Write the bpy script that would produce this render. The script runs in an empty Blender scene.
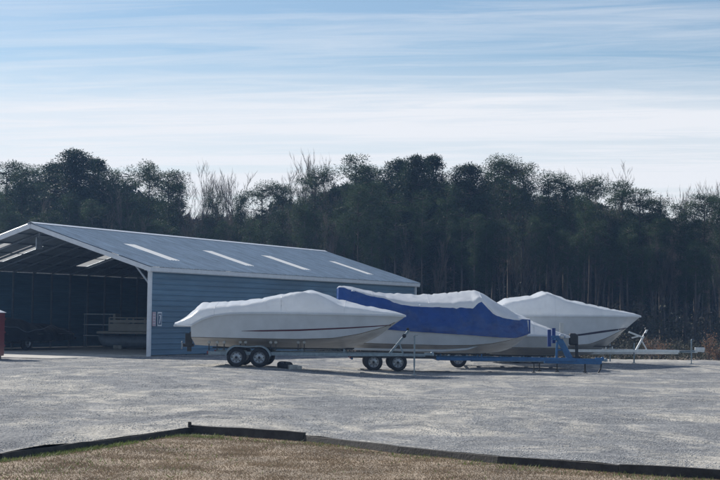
import bpy, math, random
import numpy as np
from mathutils import Vector, Matrix, noise, Euler
R = math.radians
random.seed(7); RNG = np.random.default_rng(11)
scene = bpy.context.scene
COL = scene.collection

# ------------------------------------------------------------------ camera
H = 1.74; F = 1540.0; PITCH = math.atan(77.0/F); ROLL = R(0.7)
cam_d = bpy.data.cameras.new('camera'); cam = bpy.data.objects.new('camera', cam_d); COL.objects.link(cam)
cam_d.sensor_width = 36; cam_d.lens = F/720*36; cam_d.clip_start = .1; cam_d.clip_end = 6000
CM = Matrix.Translation((0, 0, H)) @ Matrix.Rotation(R(90)+PITCH, 4, 'X') @ Matrix.Rotation(ROLL, 4, 'Z')
cam.matrix_world = CM
scene.camera = cam
CR = CM.to_3x3()

def ray(px, py):
    return (CR @ Vector(((px-360)/F, -(py-240)/F, -1))).normalized()
def P(px, py, D):                      # the point at distance D (world y) seen at px, py
    d = ray(px, py); t = D/d.y
    return Vector((d.x*t, D, H+d.z*t))
def ss(a, b, x):
    t = min(1, max(0, (x-a)/(b-a))); return t*t*(3-2*t)
def gz(x, y):                          # height of the gravel lot
    return -.26*ss(-5, 2, x)*(1-.62*ss(59, 65, y))*ss(26, 44, y) - .05*ss(20, 60, abs(x))
def G(px, py):
    d = ray(px, py); t = 5.0
    while t < 400:
        p = Vector((0, 0, H))+d*t
        if p.z < gz(p.x, p.y): break
        t += .02
    return p
def lerp(tab, x):
    if x <= tab[0][0]: return tab[0][1]
    for (a, b), (c, d) in zip(tab, tab[1:]):
        if x <= c: return b+(d-b)*(x-a)/(c-a)
    return tab[-1][1]
def smooth(tab, x, r=.09):
    return sum(lerp(tab, x+k*r)*w for k, w in ((-1, .25), (0, .5), (1, .25)))

# ------------------------------------------------------------------ materials
def nt(name):
    m = bpy.data.materials.new(name); m.use_nodes = True
    return m, m.node_tree, m.node_tree.nodes['Principled BSDF']
def mat(name, col, rough=.6, metal=0, var=.12, scale=3, bump=0, bscale=40, col2=None, spec=.5, trans=0, stretch=(1, 1, 1)):
    m, t, b = nt(name); n = t.nodes; l = t.links
    b.inputs['Roughness'].default_value = rough; b.inputs['Metallic'].default_value = metal
    b.inputs['Specular IOR Level'].default_value = spec
    tc = n.new('ShaderNodeTexCoord'); mp = n.new('ShaderNodeMapping'); mp.inputs['Scale'].default_value = stretch
    l.new(tc.outputs['Object'], mp.inputs[0])
    no = n.new('ShaderNodeTexNoise'); no.inputs['Scale'].default_value = scale; no.inputs['Detail'].default_value = 6
    no.inputs['Roughness'].default_value = .65
    l.new(mp.outputs[0], no.inputs['Vector'])
    cr = n.new('ShaderNodeValToRGB')
    c2 = col2 or tuple(c*(1-var*2) for c in col)
    cr.color_ramp.elements[0].color = (*c2, 1); cr.color_ramp.elements[0].position = .32
    cr.color_ramp.elements[1].color = (*[min(1, c*(1+var)) for c in col], 1); cr.color_ramp.elements[1].position = .68
    l.new(no.outputs['Fac'], cr.inputs[0]); l.new(cr.outputs[0], b.inputs['Base Color'])
    if bump:
        n2 = n.new('ShaderNodeTexNoise'); n2.inputs['Scale'].default_value = bscale; n2.inputs['Detail'].default_value = 5
        l.new(mp.outputs[0], n2.inputs['Vector'])
        bp = n.new('ShaderNodeBump'); bp.inputs['Strength'].default_value = 1; bp.inputs['Distance'].default_value = bump
        l.new(n2.outputs['Fac'], bp.inputs['Height']); l.new(bp.outputs[0], b.inputs['Normal'])
    if trans:
        tr = n.new('ShaderNodeBsdfTranslucent'); mx = n.new('ShaderNodeMixShader'); mx.inputs[0].default_value = trans
        l.new(cr.outputs[0], tr.inputs['Color']); l.new(b.outputs[0], mx.inputs[1]); l.new(tr.outputs[0], mx.inputs[2])
        l.new(mx.outputs[0], n['Material Output'].inputs['Surface'])
    return m
M = dict(
    siding=mat('blue_siding', (.088, .19, .295), .42, .0, .16, .8, .006, 6, stretch=(1, .25, 1.6)),
    roofm=mat('galvalume_roof', (.42, .50, .57), .40, .35, .16, .9, .003, 8, stretch=(1, 6, 1)),
    trim=mat('white_trim', (.68, .72, .78), .4, 0, .05, 4),
    skylight=mat('skylight_panel', (.95, .96, .95), .5, 0, .02, 3, trans=.22),
    steel=mat('dull_steel', (.34, .38, .43), .45, .5, .12, 8),
    darkwood=mat('roof_underside', (.16, .20, .25), .5, .1, .15, 2),
    concrete=mat('concrete', (.46, .45, .42), .75, 0, .15, 2, .003, 60),
    galv=mat('galvanised_steel', (.22, .28, .33), .45, .5, .15, 10),
    alu=mat('aluminium', (.55, .58, .62), .38, .6, .08, 8),
    bluep=mat('blue_paint', (.012, .11, .29), .38, 0, .15, 6),
    bluepad=mat('blue_pad', (.012, .045, .22), .6, 0, .1, 6),
    rubber=mat('tyre_rubber', (.018, .018, .02), .8, 0, .2, 20),
    rim=mat('wheel_rim', (.34, .37, .41), .35, .5, .1, 10),
    dark=mat('black_plastic', (.02, .022, .026), .5, 0, .2, 10),
    gel=mat('white_gelcoat', (.54, .58, .63), .22, 0, .05, 2),
    gelgrey=mat('grey_gelcoat', (.44, .45, .44), .3, 0, .08, 2),
    bottom=mat('hull_bottom', (.50, .51, .52), .45, 0, .15, 2.5, stretch=(.4, 1, 2)),
    wrap=mat('white_shrinkwrap', (.87, .905, .95), .24, 0, .03, 2, .035, 2.6, trans=.42),
    wrapblue=mat('blue_shrinkwrap', (.004, .052, .25), .24, 0, .12, 2, .05, 3.4),
    maroon=mat('maroon_stripe', (.07, .008, .025), .3, 0, .05, 3),
    navy=mat('navy_stripe', (.012, .015, .05), .3, 0, .05, 3),
    boot=mat('brown_chine_line', (.16, .12, .07), .5, 0, .1, 5),
    tarp=mat('black_tarp', (.022, .028, .038), .45, 0, .2, 2, .03, 3),
    beige=mat('beige_vinyl', (.34, .33, .30), .5, 0, .06, 4),
    red=mat('dark_red_paint', (.16, .018, .03), .4, 0, .15, 3),
    signpink=mat('faded_pink_sign', (.50, .38, .44), .5, 0, .1, 9),
    signwhite=mat('white_sign', (.62, .66, .72), .5, 0, .05, 9),
    signink=mat('sign_ink', (.05, .09, .17), .5, 0, .05, 9),
    timber=mat('dark_timber', (.040, .038, .038), .8, 0, .3, 6, .006, 30, stretch=(1, 1, 1)),
    block=mat('concrete_block', (.40, .40, .38), .9, 0, .15, 8, .004, 60),
    bark=mat('pine_bark', (.095, .08, .07), .9, 0, .25, 4, .02, 12, stretch=(1, 1, .3)),
    barkg=mat('grey_bark', (.14, .13, .125), .9, 0, .25, 4, .01, 12, stretch=(1, 1, .3)),
    twig=mat('bare_twigs', (.15, .125, .105), .9, 0, .2, 1),
    needles=mat('pine_needles', (.040, .072, .030), .55, 0, .35, .9, trans=.3, spec=.15, col2=(.015, .03, .016)),
    needles2=mat('dark_evergreen_leaves', (.024, .046, .024), .55, 0, .35, .9, trans=.3, spec=.15, col2=(.010, .022, .013)),
    deadleaf=mat('rust_brown_leaves', (.22, .13, .085), .7, 0, .2, 2, trans=.4),
    brush=mat('grey_brown_brush', (.054, .050, .043), .9, 0, .3, .4, trans=.2, col2=(.04, .05, .03)),
    farwood=mat('far_wood', (.035, .042, .034), .9, 0, .3, .3, trans=.1, col2=(.018, .022, .02)),
    strawgrass=mat('dormant_grass_blades', (.29, .225, .155), .85, 0, .12, .7, trans=.2, spec=.15, col2=(.21, .162, .115)),
    greengrass=mat('green_weed_blades', (.14, .19, .055), .7, 0, .25, 3, trans=.3),
    stone=mat('gravel_stone', (.44, .44, .43), .85, 0, .25, 1.7, col2=(.24, .25, .27)),
)

def ground_mat():
    m, t, b = nt('gravel'); n = t.nodes; l = t.links
    b.inputs['Roughness'].default_value = .92; b.inputs['Specular IOR Level'].default_value = .25
    tc = n.new('ShaderNodeTexCoord')
    def noi(sc, st, det=6, ro=.6, dist=0):
        mp = n.new('ShaderNodeMapping'); mp.inputs['Scale'].default_value = st; l.new(tc.outputs['Object'], mp.inputs[0])
        a = n.new('ShaderNodeTexNoise'); a.inputs['Scale'].default_value = sc; a.inputs['Detail'].default_value = det
        a.inputs['Roughness'].default_value = ro; a.inputs['Distortion'].default_value = dist
        l.new(mp.outputs[0], a.inputs['Vector']); return a.outputs['Fac']
    def ramp(f, p0, c0, p1, c1):
        r = n.new('ShaderNodeValToRGB'); r.color_ramp.elements[0].position = p0; r.color_ramp.elements[0].color = (*c0, 1)
        r.color_ramp.elements[1].position = p1; r.color_ramp.elements[1].color = (*c1, 1); l.new(f, r.inputs[0]); return r.outputs[0]
    def mix(f, a, c, mode='MIX'):
        x = n.new('ShaderNodeMix'); x.data_type = 'RGBA'; x.blend_type = mode
        if isinstance(f, float): x.inputs[0].default_value = f
        else: l.new(f, x.inputs[0])
        l.new(a, x.inputs[6]); l.new(c, x.inputs[7]); return x.outputs[2]
    base = ramp(noi(11, (1, .5, 1), 8, .8), .30, (.105, .112, .125), .70, (.29, .30, .31))
    tan = ramp(noi(7, (1, 1, 1), 6, .7), .3, (.31, .295, .26), .7, (.54, .52, .475))
    f1 = ramp(noi(.22, (1.2, .8, 1), 10, .78, 1.2), .47, (0, 0, 0), .58, (.9, .9, .9))
    c = mix(f1, base, tan)
    big = ramp(noi(.7, (1.1, .7, 1), 12, .84, 1.6), .36, (.42, .45, .50), .64, (1.38, 1.36, 1.33))
    c = mix(1.0, c, big, 'MULTIPLY')
    l.new(c, b.inputs['Base Color'])
    v = n.new('ShaderNodeTexVoronoi'); v.inputs['Scale'].default_value = 22; l.new(tc.outputs['Object'], v.inputs['Vector'])
    ad = n.new('ShaderNodeMath'); ad.operation = 'MULTIPLY_ADD'; l.new(v.outputs['Distance'], ad.inputs[0]); ad.inputs[1].default_value = -1
    l.new(noi(9, (1, 1, 1), 6, .7), ad.inputs[2])
    bp = n.new('ShaderNodeBump'); bp.inputs['Distance'].default_value = .02; bp.inputs['Strength'].default_value = .9
    l.new(ad.outputs[0], bp.inputs['Height']); l.new(bp.outputs[0], b.inputs['Normal'])
    return m
M['gravel'] = ground_mat()
M['soil'] = mat('lawn_soil', (.28, .22, .16), .95, 0, .3, .8, .02, 25, col2=(.17, .14, .11))
M['litter'] = mat('leaf_litter', (.13, .10, .075), .95, 0, .3, .5, .05, 8)

# ------------------------------------------------------------------ mesh helpers
class MB:
    def __init__(s): s.v = []; s.f = []; s.sm = []
    def add(s, vs, fs, smooth=False):
        o = len(s.v); s.v += [tuple(p) for p in vs]; s.f += [tuple(i+o for i in f) for f in fs]; s.sm += [smooth]*len(fs); return s
    def box(s, c, d, rz=0, rot=None):
        m = rot if rot is not None else Matrix.Rotation(rz, 3, 'Z')
        vs = [Vector(c)+m @ Vector((x*d[0]/2, y*d[1]/2, z*d[2]/2)) for x in (-1, 1) for y in (-1, 1) for z in (-1, 1)]
        return s.add(vs, [(0, 1, 3, 2), (4, 6, 7, 5), (0, 4, 5, 1), (2, 3, 7, 6), (0, 2, 6, 4), (1, 5, 7, 3)])
    def beam(s, a, b, w, h=None, up=(0, 0, 1)):      # rectangular bar a->b
        a = Vector(a); b = Vector(b); h = h or w; d = (b-a).normalized()
        u = Vector(up); r = d.cross(u)
        if r.length < 1e-4: r = d.cross(Vector((1, 0, 0)))
        r.normalize(); u = r.cross(d)
        vs = [p+r*(x*w/2)+u*(z*h/2) for p in (a, b) for x, z in ((-1, -1), (1, -1), (1, 1), (-1, 1))]
        return s.add(vs, [(3, 2, 1, 0), (4, 5, 6, 7), (0, 1, 5, 4), (1, 2, 6, 5), (2, 3, 7, 6), (3, 0, 4, 7)])
    def tube(s, pts, rad, n=8, caps=True):
        pts = [Vector(p) for p in pts]; rs = rad if isinstance(rad, (list, tuple)) else [rad]*len(pts)
        vs = []; k = len(pts)
        for i, p in enumerate(pts):
            d = (pts[min(i+1, k-1)]-pts[max(i-1, 0)]).normalized()
            r = d.cross(Vector((0, 0, 1)))
            if r.length < .05: r = d.cross(Vector((1, 0, 0)))
            r.normalize(); u = r.cross(d)
            vs += [p+(r*math.cos(2*math.pi*j/n)+u*math.sin(2*math.pi*j/n))*rs[i] for j in range(n)]
        fs = [(i*n+j, i*n+(j+1) % n, (i+1)*n+(j+1) % n, (i+1)*n+j) for i in range(k-1) for j in range(n)]
        s.add(vs, fs, True)
        if caps and n > 3: s.add(vs[:n], [tuple(range(n-1, -1, -1))]); s.add(vs[-n:], [tuple(range(n))])
        return s
    def lathe(s, prof, c, axis='Y', n=28):            # prof: (radius, along)
        vs = []
        for i in range(n):
            a = 2*math.pi*i/n
            for r, y in prof:
                v = (r*math.cos(a), y, r*math.sin(a)) if axis == 'Y' else (r*math.cos(a), r*math.sin(a), y)
                vs.append(Vector(c)+Vector(v))
        k = len(prof)
        fs = [(i*k+j, i*k+j+1, ((i+1) % n)*k+j+1, ((i+1) % n)*k+j) for i in range(n) for j in range(k-1)]
        return s.add(vs, fs, True)
    def build(s, name, m, parent=None, bevel=0, recalc=True):
        me = bpy.data.meshes.new(name); me.from_pydata([tuple(v) for v in s.v], [], s.f); me.materials.append(m)
        me.polygons.foreach_set('use_smooth', s.sm)
        if recalc:
            import bmesh
            bm = bmesh.new(); bm.from_mesh(me); bmesh.ops.recalc_face_normals(bm, faces=bm.faces); bm.to_mesh(me); bm.free()
        me.update()
        o = bpy.data.objects.new(name, me); COL.objects.link(o)
        if parent: o.parent = parent
        if bevel:
            b = o.modifiers.new('bevel', 'BEVEL'); b.width = bevel; b.segments = 2; b.limit_method = 'ANGLE'
        return o
def npmesh(name, v, f, m, parent=None, smooth=False):   # v (n,3), f (k, c) arrays
    me = bpy.data.meshes.new(name); c = f.shape[1]
    me.vertices.add(len(v)); me.vertices.foreach_set('co', np.ascontiguousarray(v, dtype=np.float32).ravel())
    me.loops.add(f.size); me.loops.foreach_set('vertex_index', np.ascontiguousarray(f, dtype=np.int32).ravel())
    me.polygons.add(len(f)); me.polygons.foreach_set('loop_start', np.arange(0, f.size, c, dtype=np.int32))
    me.polygons.foreach_set('use_smooth', np.full(len(f), smooth))
    me.materials.append(m); me.update(calc_edges=True)
    o = bpy.data.objects.new(name, me); COL.objects.link(o)
    if parent: o.parent = parent
    return o
def tag(o, label=None, cat=None, group=None, kind=None):
    if label: o['label'] = label
    if cat: o['category'] = cat
    if group: o['group'] = group
    if kind: o['kind'] = kind
    return o
def empty(name, loc, rz=0):
    o = bpy.data.objects.new(name, None); COL.objects.link(o); o.location = loc; o.rotation_euler = (0, 0, rz); o.empty_display_size = .3
    return o
def copy_tree(o, parent=None):
    c = o.copy(); COL.objects.link(c); c.parent = parent
    for ch in o.children: copy_tree(ch, c)
    return c

# ------------------------------------------------------------------ ground
EDGE = []      # border between lawn and gravel, solved from where it lies on the ground
for px, py in ((0, 452.5), (30, 447), (60, 444), (95, 440.5), (130, 437), (160, 433), (190, 427.5), (245, 431), (305, 435), (345, 440), (400, 446.2), (450, 451.5), (500, 456.5), (560, 462), (620, 465.5), (680, 469), (720, 471)):
    p = G(px, py); EDGE.append((p.x, p.y))
_a, _b = EDGE[14], EDGE[16]; XE = 7.5; _ye = _a[1]+(_b[1]-_a[1])*(XE-_a[0])/(_b[0]-_a[0])
EDGE = [EDGE[i] for i in (0, 3, 6, 8, 10, 12, 14)]+[(XE, _ye)]
EX = [(-40, EDGE[0][1]-22), (-14, EDGE[0][1]-8.2)]+EDGE+[(40, _ye-14)]
def ey(x): return lerp(EX, x)
RUTS = ((-30, 44, 25.0), (8, 84, 47.0), (24, 16, 27.0), (-4, 90, 57.5), (-2, 92, 64))
def und(x, y):
    g = 0
    for cx, cy, rr in RUTS:
        e = math.hypot(x-cx, y-cy)-rr+.4*noise.noise((x*.12, y*.12, rr))
        for k in (0, 1.7):
            q = (e-k)/.2
            if abs(q) < 4: g += (-.035*math.exp(-q*q)+.02*math.exp(-(abs(q)-1.7)**2))*(.5+noise.noise((x*.3, y*.3, rr)))
    return g+und0(x, y)
def und0(x, y):
    return (.030*noise.noise((x*.9, y*.45, 0))+.014*noise.noise((x*3.1, y*2.3, 4))+.007*noise.noise((x*7, y*7, 9)))
def gridmesh(name, xs, rows, yfun, zfun, m):
    v = []; nx = len(xs)
    for r in rows:
        for x in xs:
            y = yfun(x, r); v.append((x, y, zfun(x, y)))
    f = [(j*nx+i, j*nx+i+1, (j+1)*nx+i+1, (j+1)*nx+i) for j in range(len(rows)-1) for i in range(nx-1)]
    return npmesh(name, np.array(v), np.array(f), m, smooth=True)
xs = sorted(set([-60, -50, -40, -32]+[round(-26+.16*i, 3) for i in range(int(49/.16))]+[24, 28, 34, 42, 50, 60]))
rows = [0]+[((i+1)/260)**1.55 for i in range(260)]
GEND = 73.0
gravel = gridmesh('gravel_lot', xs, rows, lambda x, r: ey(x)+(GEND+3*noise.noise((x*.12, 0, 3))-ey(x))*r, lambda x, y: gz(x, y)+und(x, y), M['gravel'])
tag(gravel, kind='structure')
LZ = -.08
def lz(x, y): return gz(x, y)+LZ+.012*noise.noise((x*.8, y*.8, 2))+.006*noise.noise((x*3, y*3, 7))-.015*(1-min(1, max(0, ey(x)-y)))
xs2 = [-60, -40, -30, -20, -14]+[round(-10+.25*i, 3) for i in range(80)]+[12, 16, 24, 40, 60]
rows2 = [0]+[1-(1-(i+1)/90)**1.4 for i in range(90)]
lawn = gridmesh('lawn', xs2, rows2, lambda x, r: -40+(ey(x)-.02+40)*r, lz, M['soil']); tag(lawn, kind='structure')
b = MB(); b.add([(-2500, -2500, -.62), (2500, -2500, -.62), (2500, 2500, -.62), (-2500, 2500, -.62)], [(0, 1, 2, 3)])
tag(b.build('ground', M['litter'], recalc=False), kind='structure')
# forest floor sheet meets the back edge of the lot
xs3 = [-300, -200, -120, -80, -60]+[-50+2*i for i in range(51)]+[60, 80, 120, 200, 300]
ff = gridmesh('forest_floor', xs3, [i/24 for i in range(25)], lambda x, r: 71+(230)*r**1.6,
              lambda x, y: gz(x, y)-.03-.2*ss(71, 80, y)+.12*noise.noise((x*.15, y*.15, 1))*ss(74, 84, y), M['litter'])
tag(ff, kind='structure')

# edging boards
def board(a, b_, h, th, lift, label):
    a = Vector(a); b_ = Vector(b_); mb = MB(); n = max(2, int((b_-a).length/.35)); pv = []
    d = (b_-a).normalized(); nn = Vector((-d.y, d.x))
    for i in range(n+1):
        p = a.lerp(b_, i/n); w = .018*noise.noise((p.x*.9, p.y, 5)); zt = gz(p.x, p.y)+lift+.022*noise.noise((p.x*1.7, p.y, 8))
        lean = .02
        for s_, z in ((-1, zt-h), (1, zt-h), (1, zt), (-1, zt)):
            o = nn*(s_*th/2+w+(lean if z < zt else 0)*-1); pv.append((p.x+o.x, p.y+o.y, z))
    fs = [(i*4+j, i*4+(j+1) % 4, (i+1)*4+(j+1) % 4, (i+1)*4+j) for i in range(n) for j in range(4)]+[(3, 2, 1, 0), (n*4, n*4+1, n*4+2, n*4+3)]
    mb.add(pv, fs); o = mb.build('edging_board', M['timber'], bevel=.006)
    tag(o, label, 'edging', 'dark boards edging the gravel lot'); return o
eb = [EX[1]]+EDGE
def seg(i, j, h, th, lift, lab):
    for k in range(i, j): pass
    board(eb[i], eb[j], h, th, lift, lab)
labs = ['low dark edging board at the far left edge of the frame, half buried in gravel',
        'second dark edging board from the left, above a strip of green grass',
        'dark edging board running up to the corner peg from the left',
        'thick straight dark edging board just right of the corner peg, tallest of all',
        'thin dark edging board just right of the thick straight one',
        'dark edging board in the middle of the sloping right hand run',
        'dark edging board second from the right frame edge',
        'dark edging board reaching the right edge of the frame']
segs = [(0, 1, .13, .05, .0), (1, 2, .12, .05, -.005), (2, 3, .12, .05, -.005), (3, 4, .16, .06, .045), (4, 5, .11, .045, .0), (5, 6, .12, .045, .0), (6, 7, .14, .05, .005), (7, 8, .15, .06, .015)]
for (i, j, h, th, lf), lab in zip(segs, labs): board(eb[i], eb[j], h, th, lf, lab)
cp = eb[3]
tag(MB().box((cp[0], cp[1]-.05, gz(*cp)-.03), (.05, .05, .24)).build('corner_peg', M['timber'], bevel=.005), 'small dark peg at the corner where the edging boards meet', 'peg')

# grass blades, weeds, stones
def blades(name, n, area, hmin, hmax, m, wid=.006, dens=None, kindlab=None):
    pts = []
    while len(pts) < n:
        x = random.uniform(*area[:2]); y = random.uniform(*area[2:])
        if y > ey(x)-.04: continue
        if abs(x)/max(y, 1) > .30: continue
        if dens and random.random() > dens(x, y): continue
        pts.append((x, y, lz(x, y)))
    p = np.array(pts); k = len(p)
    h = RNG.uniform(hmin, hmax, k); a = RNG.uniform(0, 2*np.pi, k); l = RNG.uniform(.2, 1.5, k)*h; la = RNG.uniform(0, 2*np.pi, k)
    w = wid*RNG.uniform(.7, 1.5, k)
    dx = np.cos(a)*w; dy = np.sin(a)*w
    v = np.empty((k, 3, 3)); v[:, 0] = p+np.stack([dx, dy, 0*dx], 1); v[:, 1] = p-np.stack([dx, dy, 0*dx], 1)
    v[:, 2] = p+np.stack([np.cos(la)*l, np.sin(la)*l, h], 1)
    return npmesh(name, v.reshape(-1, 3), np.arange(3*k).reshape(-1, 3), m)
tuft = lambda x, y: .35+.9*max(0, noise.noise((x*1.6, y*1.6, 3))+.2)
tag(blades('dormant_grass', 200000, (-8, 8, 11, 23.5), .008, .022, M['strawgrass'], .0045, tuft), 'short tan dormant grass covering the lawn in the foreground', 'grass', kind='stuff')
def wd(x, y):
    e = ey(x)-y
    return (1 if e < .9 else .05)*max(0, noise.noise((x*.9, y*1.2, 6))+.45)*(1 if x < -2.0 else .28)*(1.3 if x < -3 else .6)
tag(blades('green_weeds', 5500, (-7, 7, 14, 23.5), .015, .06, M['greengrass'], .006, wd), 'green weeds along the foot of the edging boards', 'weeds', kind='stuff')
def stones(n):
    base = np.array([(1, 0, 0), (-1, 0, 0), (0, 1, 0), (0, -1, 0), (0, 0, .42), (0, 0, -.42)])
    fc = np.array([(0, 2, 4), (2, 1, 4), (1, 3, 4), (3, 0, 4), (2, 0, 5), (1, 2, 5), (3, 1, 5), (0, 3, 5)])
    P_ = []
    while len(P_) < n:
        y = 16+50*random.random()**1.6; x = random.uniform(-.27, .27)*y
        if y < ey(x)+.03: 
            if not (y > ey(x)-.14 and x < -2.2 and random.random() < .05): continue
        if noise.noise((x*1.1, y*.6, 5))+.25 < random.random()*.5: continue
        P_.append((x, y, gz(x, y)+und(x, y)+.002 if y > ey(x) else lz(x, y)+.01))
    p = np.array(P_); sz = RNG.uniform(.005, .013, n)*(1+p[:, 1]*.008)
    a = RNG.uniform(0, 6.28, n); ca, sa = np.cos(a), np.sin(a)
    v = base[None]*RNG.uniform(.6, 1.4, (n, 6, 1))*sz[:, None, None]
    vx = v[:, :, 0]*ca[:, None]-v[:, :, 1]*sa[:, None]; vy = v[:, :, 0]*sa[:, None]+v[:, :, 1]*ca[:, None]
    v = np.stack([vx, vy, v[:, :, 2]], 2)+p[:, None]
    f = (fc[None]+6*np.arange(n)[:, None, None]).reshape(-1, 3)
    return npmesh('gravel_stones', v.reshape(-1, 3), f, M['stone'])
tag(stones(75000), 'loose grey gravel stones strewn over the lot', 'gravel', kind='stuff')

# ------------------------------------------------------------------ shed
O = P(148.5, 356.3, 63.7); O.z = 0
vp = ray(1097, 325.8); Ld = Vector((vp.x, vp.y)).normalized()
SRZ = math.atan2(Ld.y, Ld.x)-math.pi/2
shed = empty('open_fronted_shed', (O.x, O.y, 0), SRZ)
tag(shed, 'blue metal pole shed with open gable front, grey ribbed roof and white trim', 'shed')
W = 11.9; LEN = 27.4; ZE = 3.78; ZR = 5.60; SL = (ZR-ZE)/(W/2)
OVS = .22; OVE = .28          # overhangs: side, end
def rz_(u): return ZR-abs(u-W/2)*SL          # u = distance from right wall
# ribbed siding panels (real profile), one sheet per wall
def ribbed(length, height, axis, vert=False):
    return
def side_wall(x, sgn, name):
    mb = MB(); z = .04; prof = []; pitch = .228
    while z < ZE-.10:
        for dz, off in ((0, 0), (.02, .022), (.055, .022), (.075, 0), (pitch-.03, 0), (pitch-.02, .006), (pitch-.01, 0)):
            if z+dz < ZE-.08: prof.append((off*sgn, z+dz))
        z += pitch
    prof.append((0, ZE-.08))
    ny = 10; vs = []
    for i in range(ny+1):
        for o, z in prof: vs.append((x+o, .05+(LEN-.1)*i/ny, z))
    k = len(prof); fs = [(i*k+j, i*k+j+1, (i+1)*k+j+1, (i+1)*k+j) for i in range(ny) for j in range(k-1)]
    mb.add(vs, fs); return mb.build(name, M['siding'], shed, recalc=False)
side_wall(.0, 1, 'side_wall'); side_wall(-W, 1, 'side_wall')
mb = MB(); mb.add([(0-.01, LEN, 0), (-W+.01, LEN, 0), (-W+.01, LEN, ZE-.05), (-W/2, LEN, ZR-.06), (-.01, LEN, ZE-.05)], [(0, 1, 2, 3, 4)])
mb.build('unseen_end_wall', M['siding'], shed, recalc=False)  # back gable out of view, added to keep the sun out of the shed
# roof slopes with ribs down the slope
def roof(side, skys):
    mb = MB(); sk = []
    sg = 1 if side == 'r' else -1
    def pt(w, y, h=0):   # w: distance from the ridge horizontally
        return Vector((-W/2+sg*w, y, ZR-w*SL+h))
    w1 = W/2+OVS
    mb_y0, mb_y1 = -OVE, LEN+OVE
    cuts = sorted(skys)  # (y0,y1,w0,w1)
    ys = [mb_y0]+[c for s_ in cuts for c in s_[:2]]+[mb_y1]
    for i in range(len(ys)-1):
        a, b_ = ys[i], ys[i+1]
        isk = i % 2 == 1
        spans = [(0, w1)] if not isk else [(0, cuts[i//2][2]), (cuts[i//2][3], w1)]
        for wa, wb in spans: mb.add([pt(wa, a), pt(wb, a), pt(wb, b_), pt(wa, b_)], [(0, 1, 2, 3)])
        if isk:
            wa, wb = cuts[i//2][2:]
            # skylight panel, a part
            k = MB(); k.add([pt(wa-.03, a-.03, .012), pt(wb+.03, a-.03, .012), pt(wb+.03, b_+.03, .012), pt(wa-.03, b_+.03, .012)], [(0, 1, 2, 3)])
            k.build('skylight', M['skylight'], shed, recalc=False)
    o = mb.build('roof_slope', M['roofm'], shed, recalc=False)
    rb = MB(); y = mb_y0+.05; n = 0
    while y < mb_y1-.02:
        w0_, w1_ = .05, w1+.015
        spans = [(w0_, w1_)]
        for c in cuts:
            if c[0]-.06 < y < c[1]+.06: spans = [(w0_, c[2]-.05), (c[3]+.05, w1_)]
        for a, b_ in spans:
            q = [pt(a, y-.045, .001), pt(a, y-.018, .034), pt(a, y+.018, .034), pt(a, y+.045, .001), pt(b_, y-.045, .001), pt(b_, y-.018, .034), pt(b_, y+.018, .034), pt(b_, y+.045, .001)]
            rb.add(q, [(0, 1, 5, 4), (1, 2, 6, 5), (2, 3, 7, 6), (4, 5, 6, 7), (3, 2, 1, 0)])
        y += .2286; n += 1
    r = rb.build('panel_ribs', M['roofm'], o, recalc=False); r['kind'] = 'stuff'
    return o
Minv = Matrix.Rotation(-SRZ, 3, 'Z')
def on_slope(px, py):        # where a sight line meets the right roof slope, in the shed's own frame
    d = Minv @ ray(px, py); o = Minv @ (Vector((0, 0, H))-Vector((O.x, O.y, 0)))
    n_ = Vector((SL, 0, 1)); p0 = Vector((-W/2, 0, ZR)); t = (p0-o).dot(n_)/d.dot(n_); return o+d*t
skys = []
for a, b_ in (((123, 244), (178, 260)), ((203, 250.5), (254, 266.5)), ((264, 256), (312, 271)), ((327, 261), (373, 274.5))):
    p, q = on_slope(*a), on_slope(*b_); ym = (p.y+q.y)/2; print('SKY', p, q)
    skys.append((ym-.45, ym+.45, p.x+W/2, q.x+W/2))
ws = (sum(s_[2] for s_ in skys)/4, sum(s_[3] for s_ in skys)/4)
ws = (max(.6, ws[0]), min(5.2, ws[1])); print('W', ws)
skr = [(s_[0], s_[1], ws[0], ws[1]) for s_ in skys]
roof('r', skr)
roof('l', [(1.15, 2.05, ws[0], ws[1])]+[(s_[0], s_[1], ws[0], ws[1]) for s_ in skr])
# ridge cap, eave trim, rakes
mb = MB(); e = .20
mb.add([(-W/2-e, -OVE-.02, ZR-e*SL+.045), (-W/2, -OVE-.02, ZR+.06), (-W/2+e, -OVE-.02, ZR-e*SL+.045), (-W/2-e, LEN+OVE+.02, ZR-e*SL+.045), (-W/2, LEN+OVE+.02, ZR+.06), (-W/2+e, LEN+OVE+.02, ZR-e*SL+.045)], [(0, 1, 4, 3), (1, 2, 5, 4)])
mb.build('ridge_cap', M['trim'], shed, recalc=False)
for sx, x in ((1, OVS), (-1, -W-OVS)):
    MB().box((x-sx*.03, LEN/2, ZE-OVS*SL-.10), (.045, LEN+2*OVE-.02, .17)).build('eave_trim', M['trim'], shed)
    MB().box((x-sx*.13, LEN/2, ZE-OVS*SL-.20), (.16, LEN+2*OVE-.06, .02)).build('soffit', M['trim'], shed)
for y in (-OVE+.01, LEN+OVE-.01):
    for sg in (1, -1):
        wE = W/2+OVS
        a = (-W/2, y, ZR-.125); b_ = (-W/2+sg*wE, y, ZR-wE*SL-.125)
        MB().beam(a, b_, .05, .19).build('rake_trim', M['trim'], shed)
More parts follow.
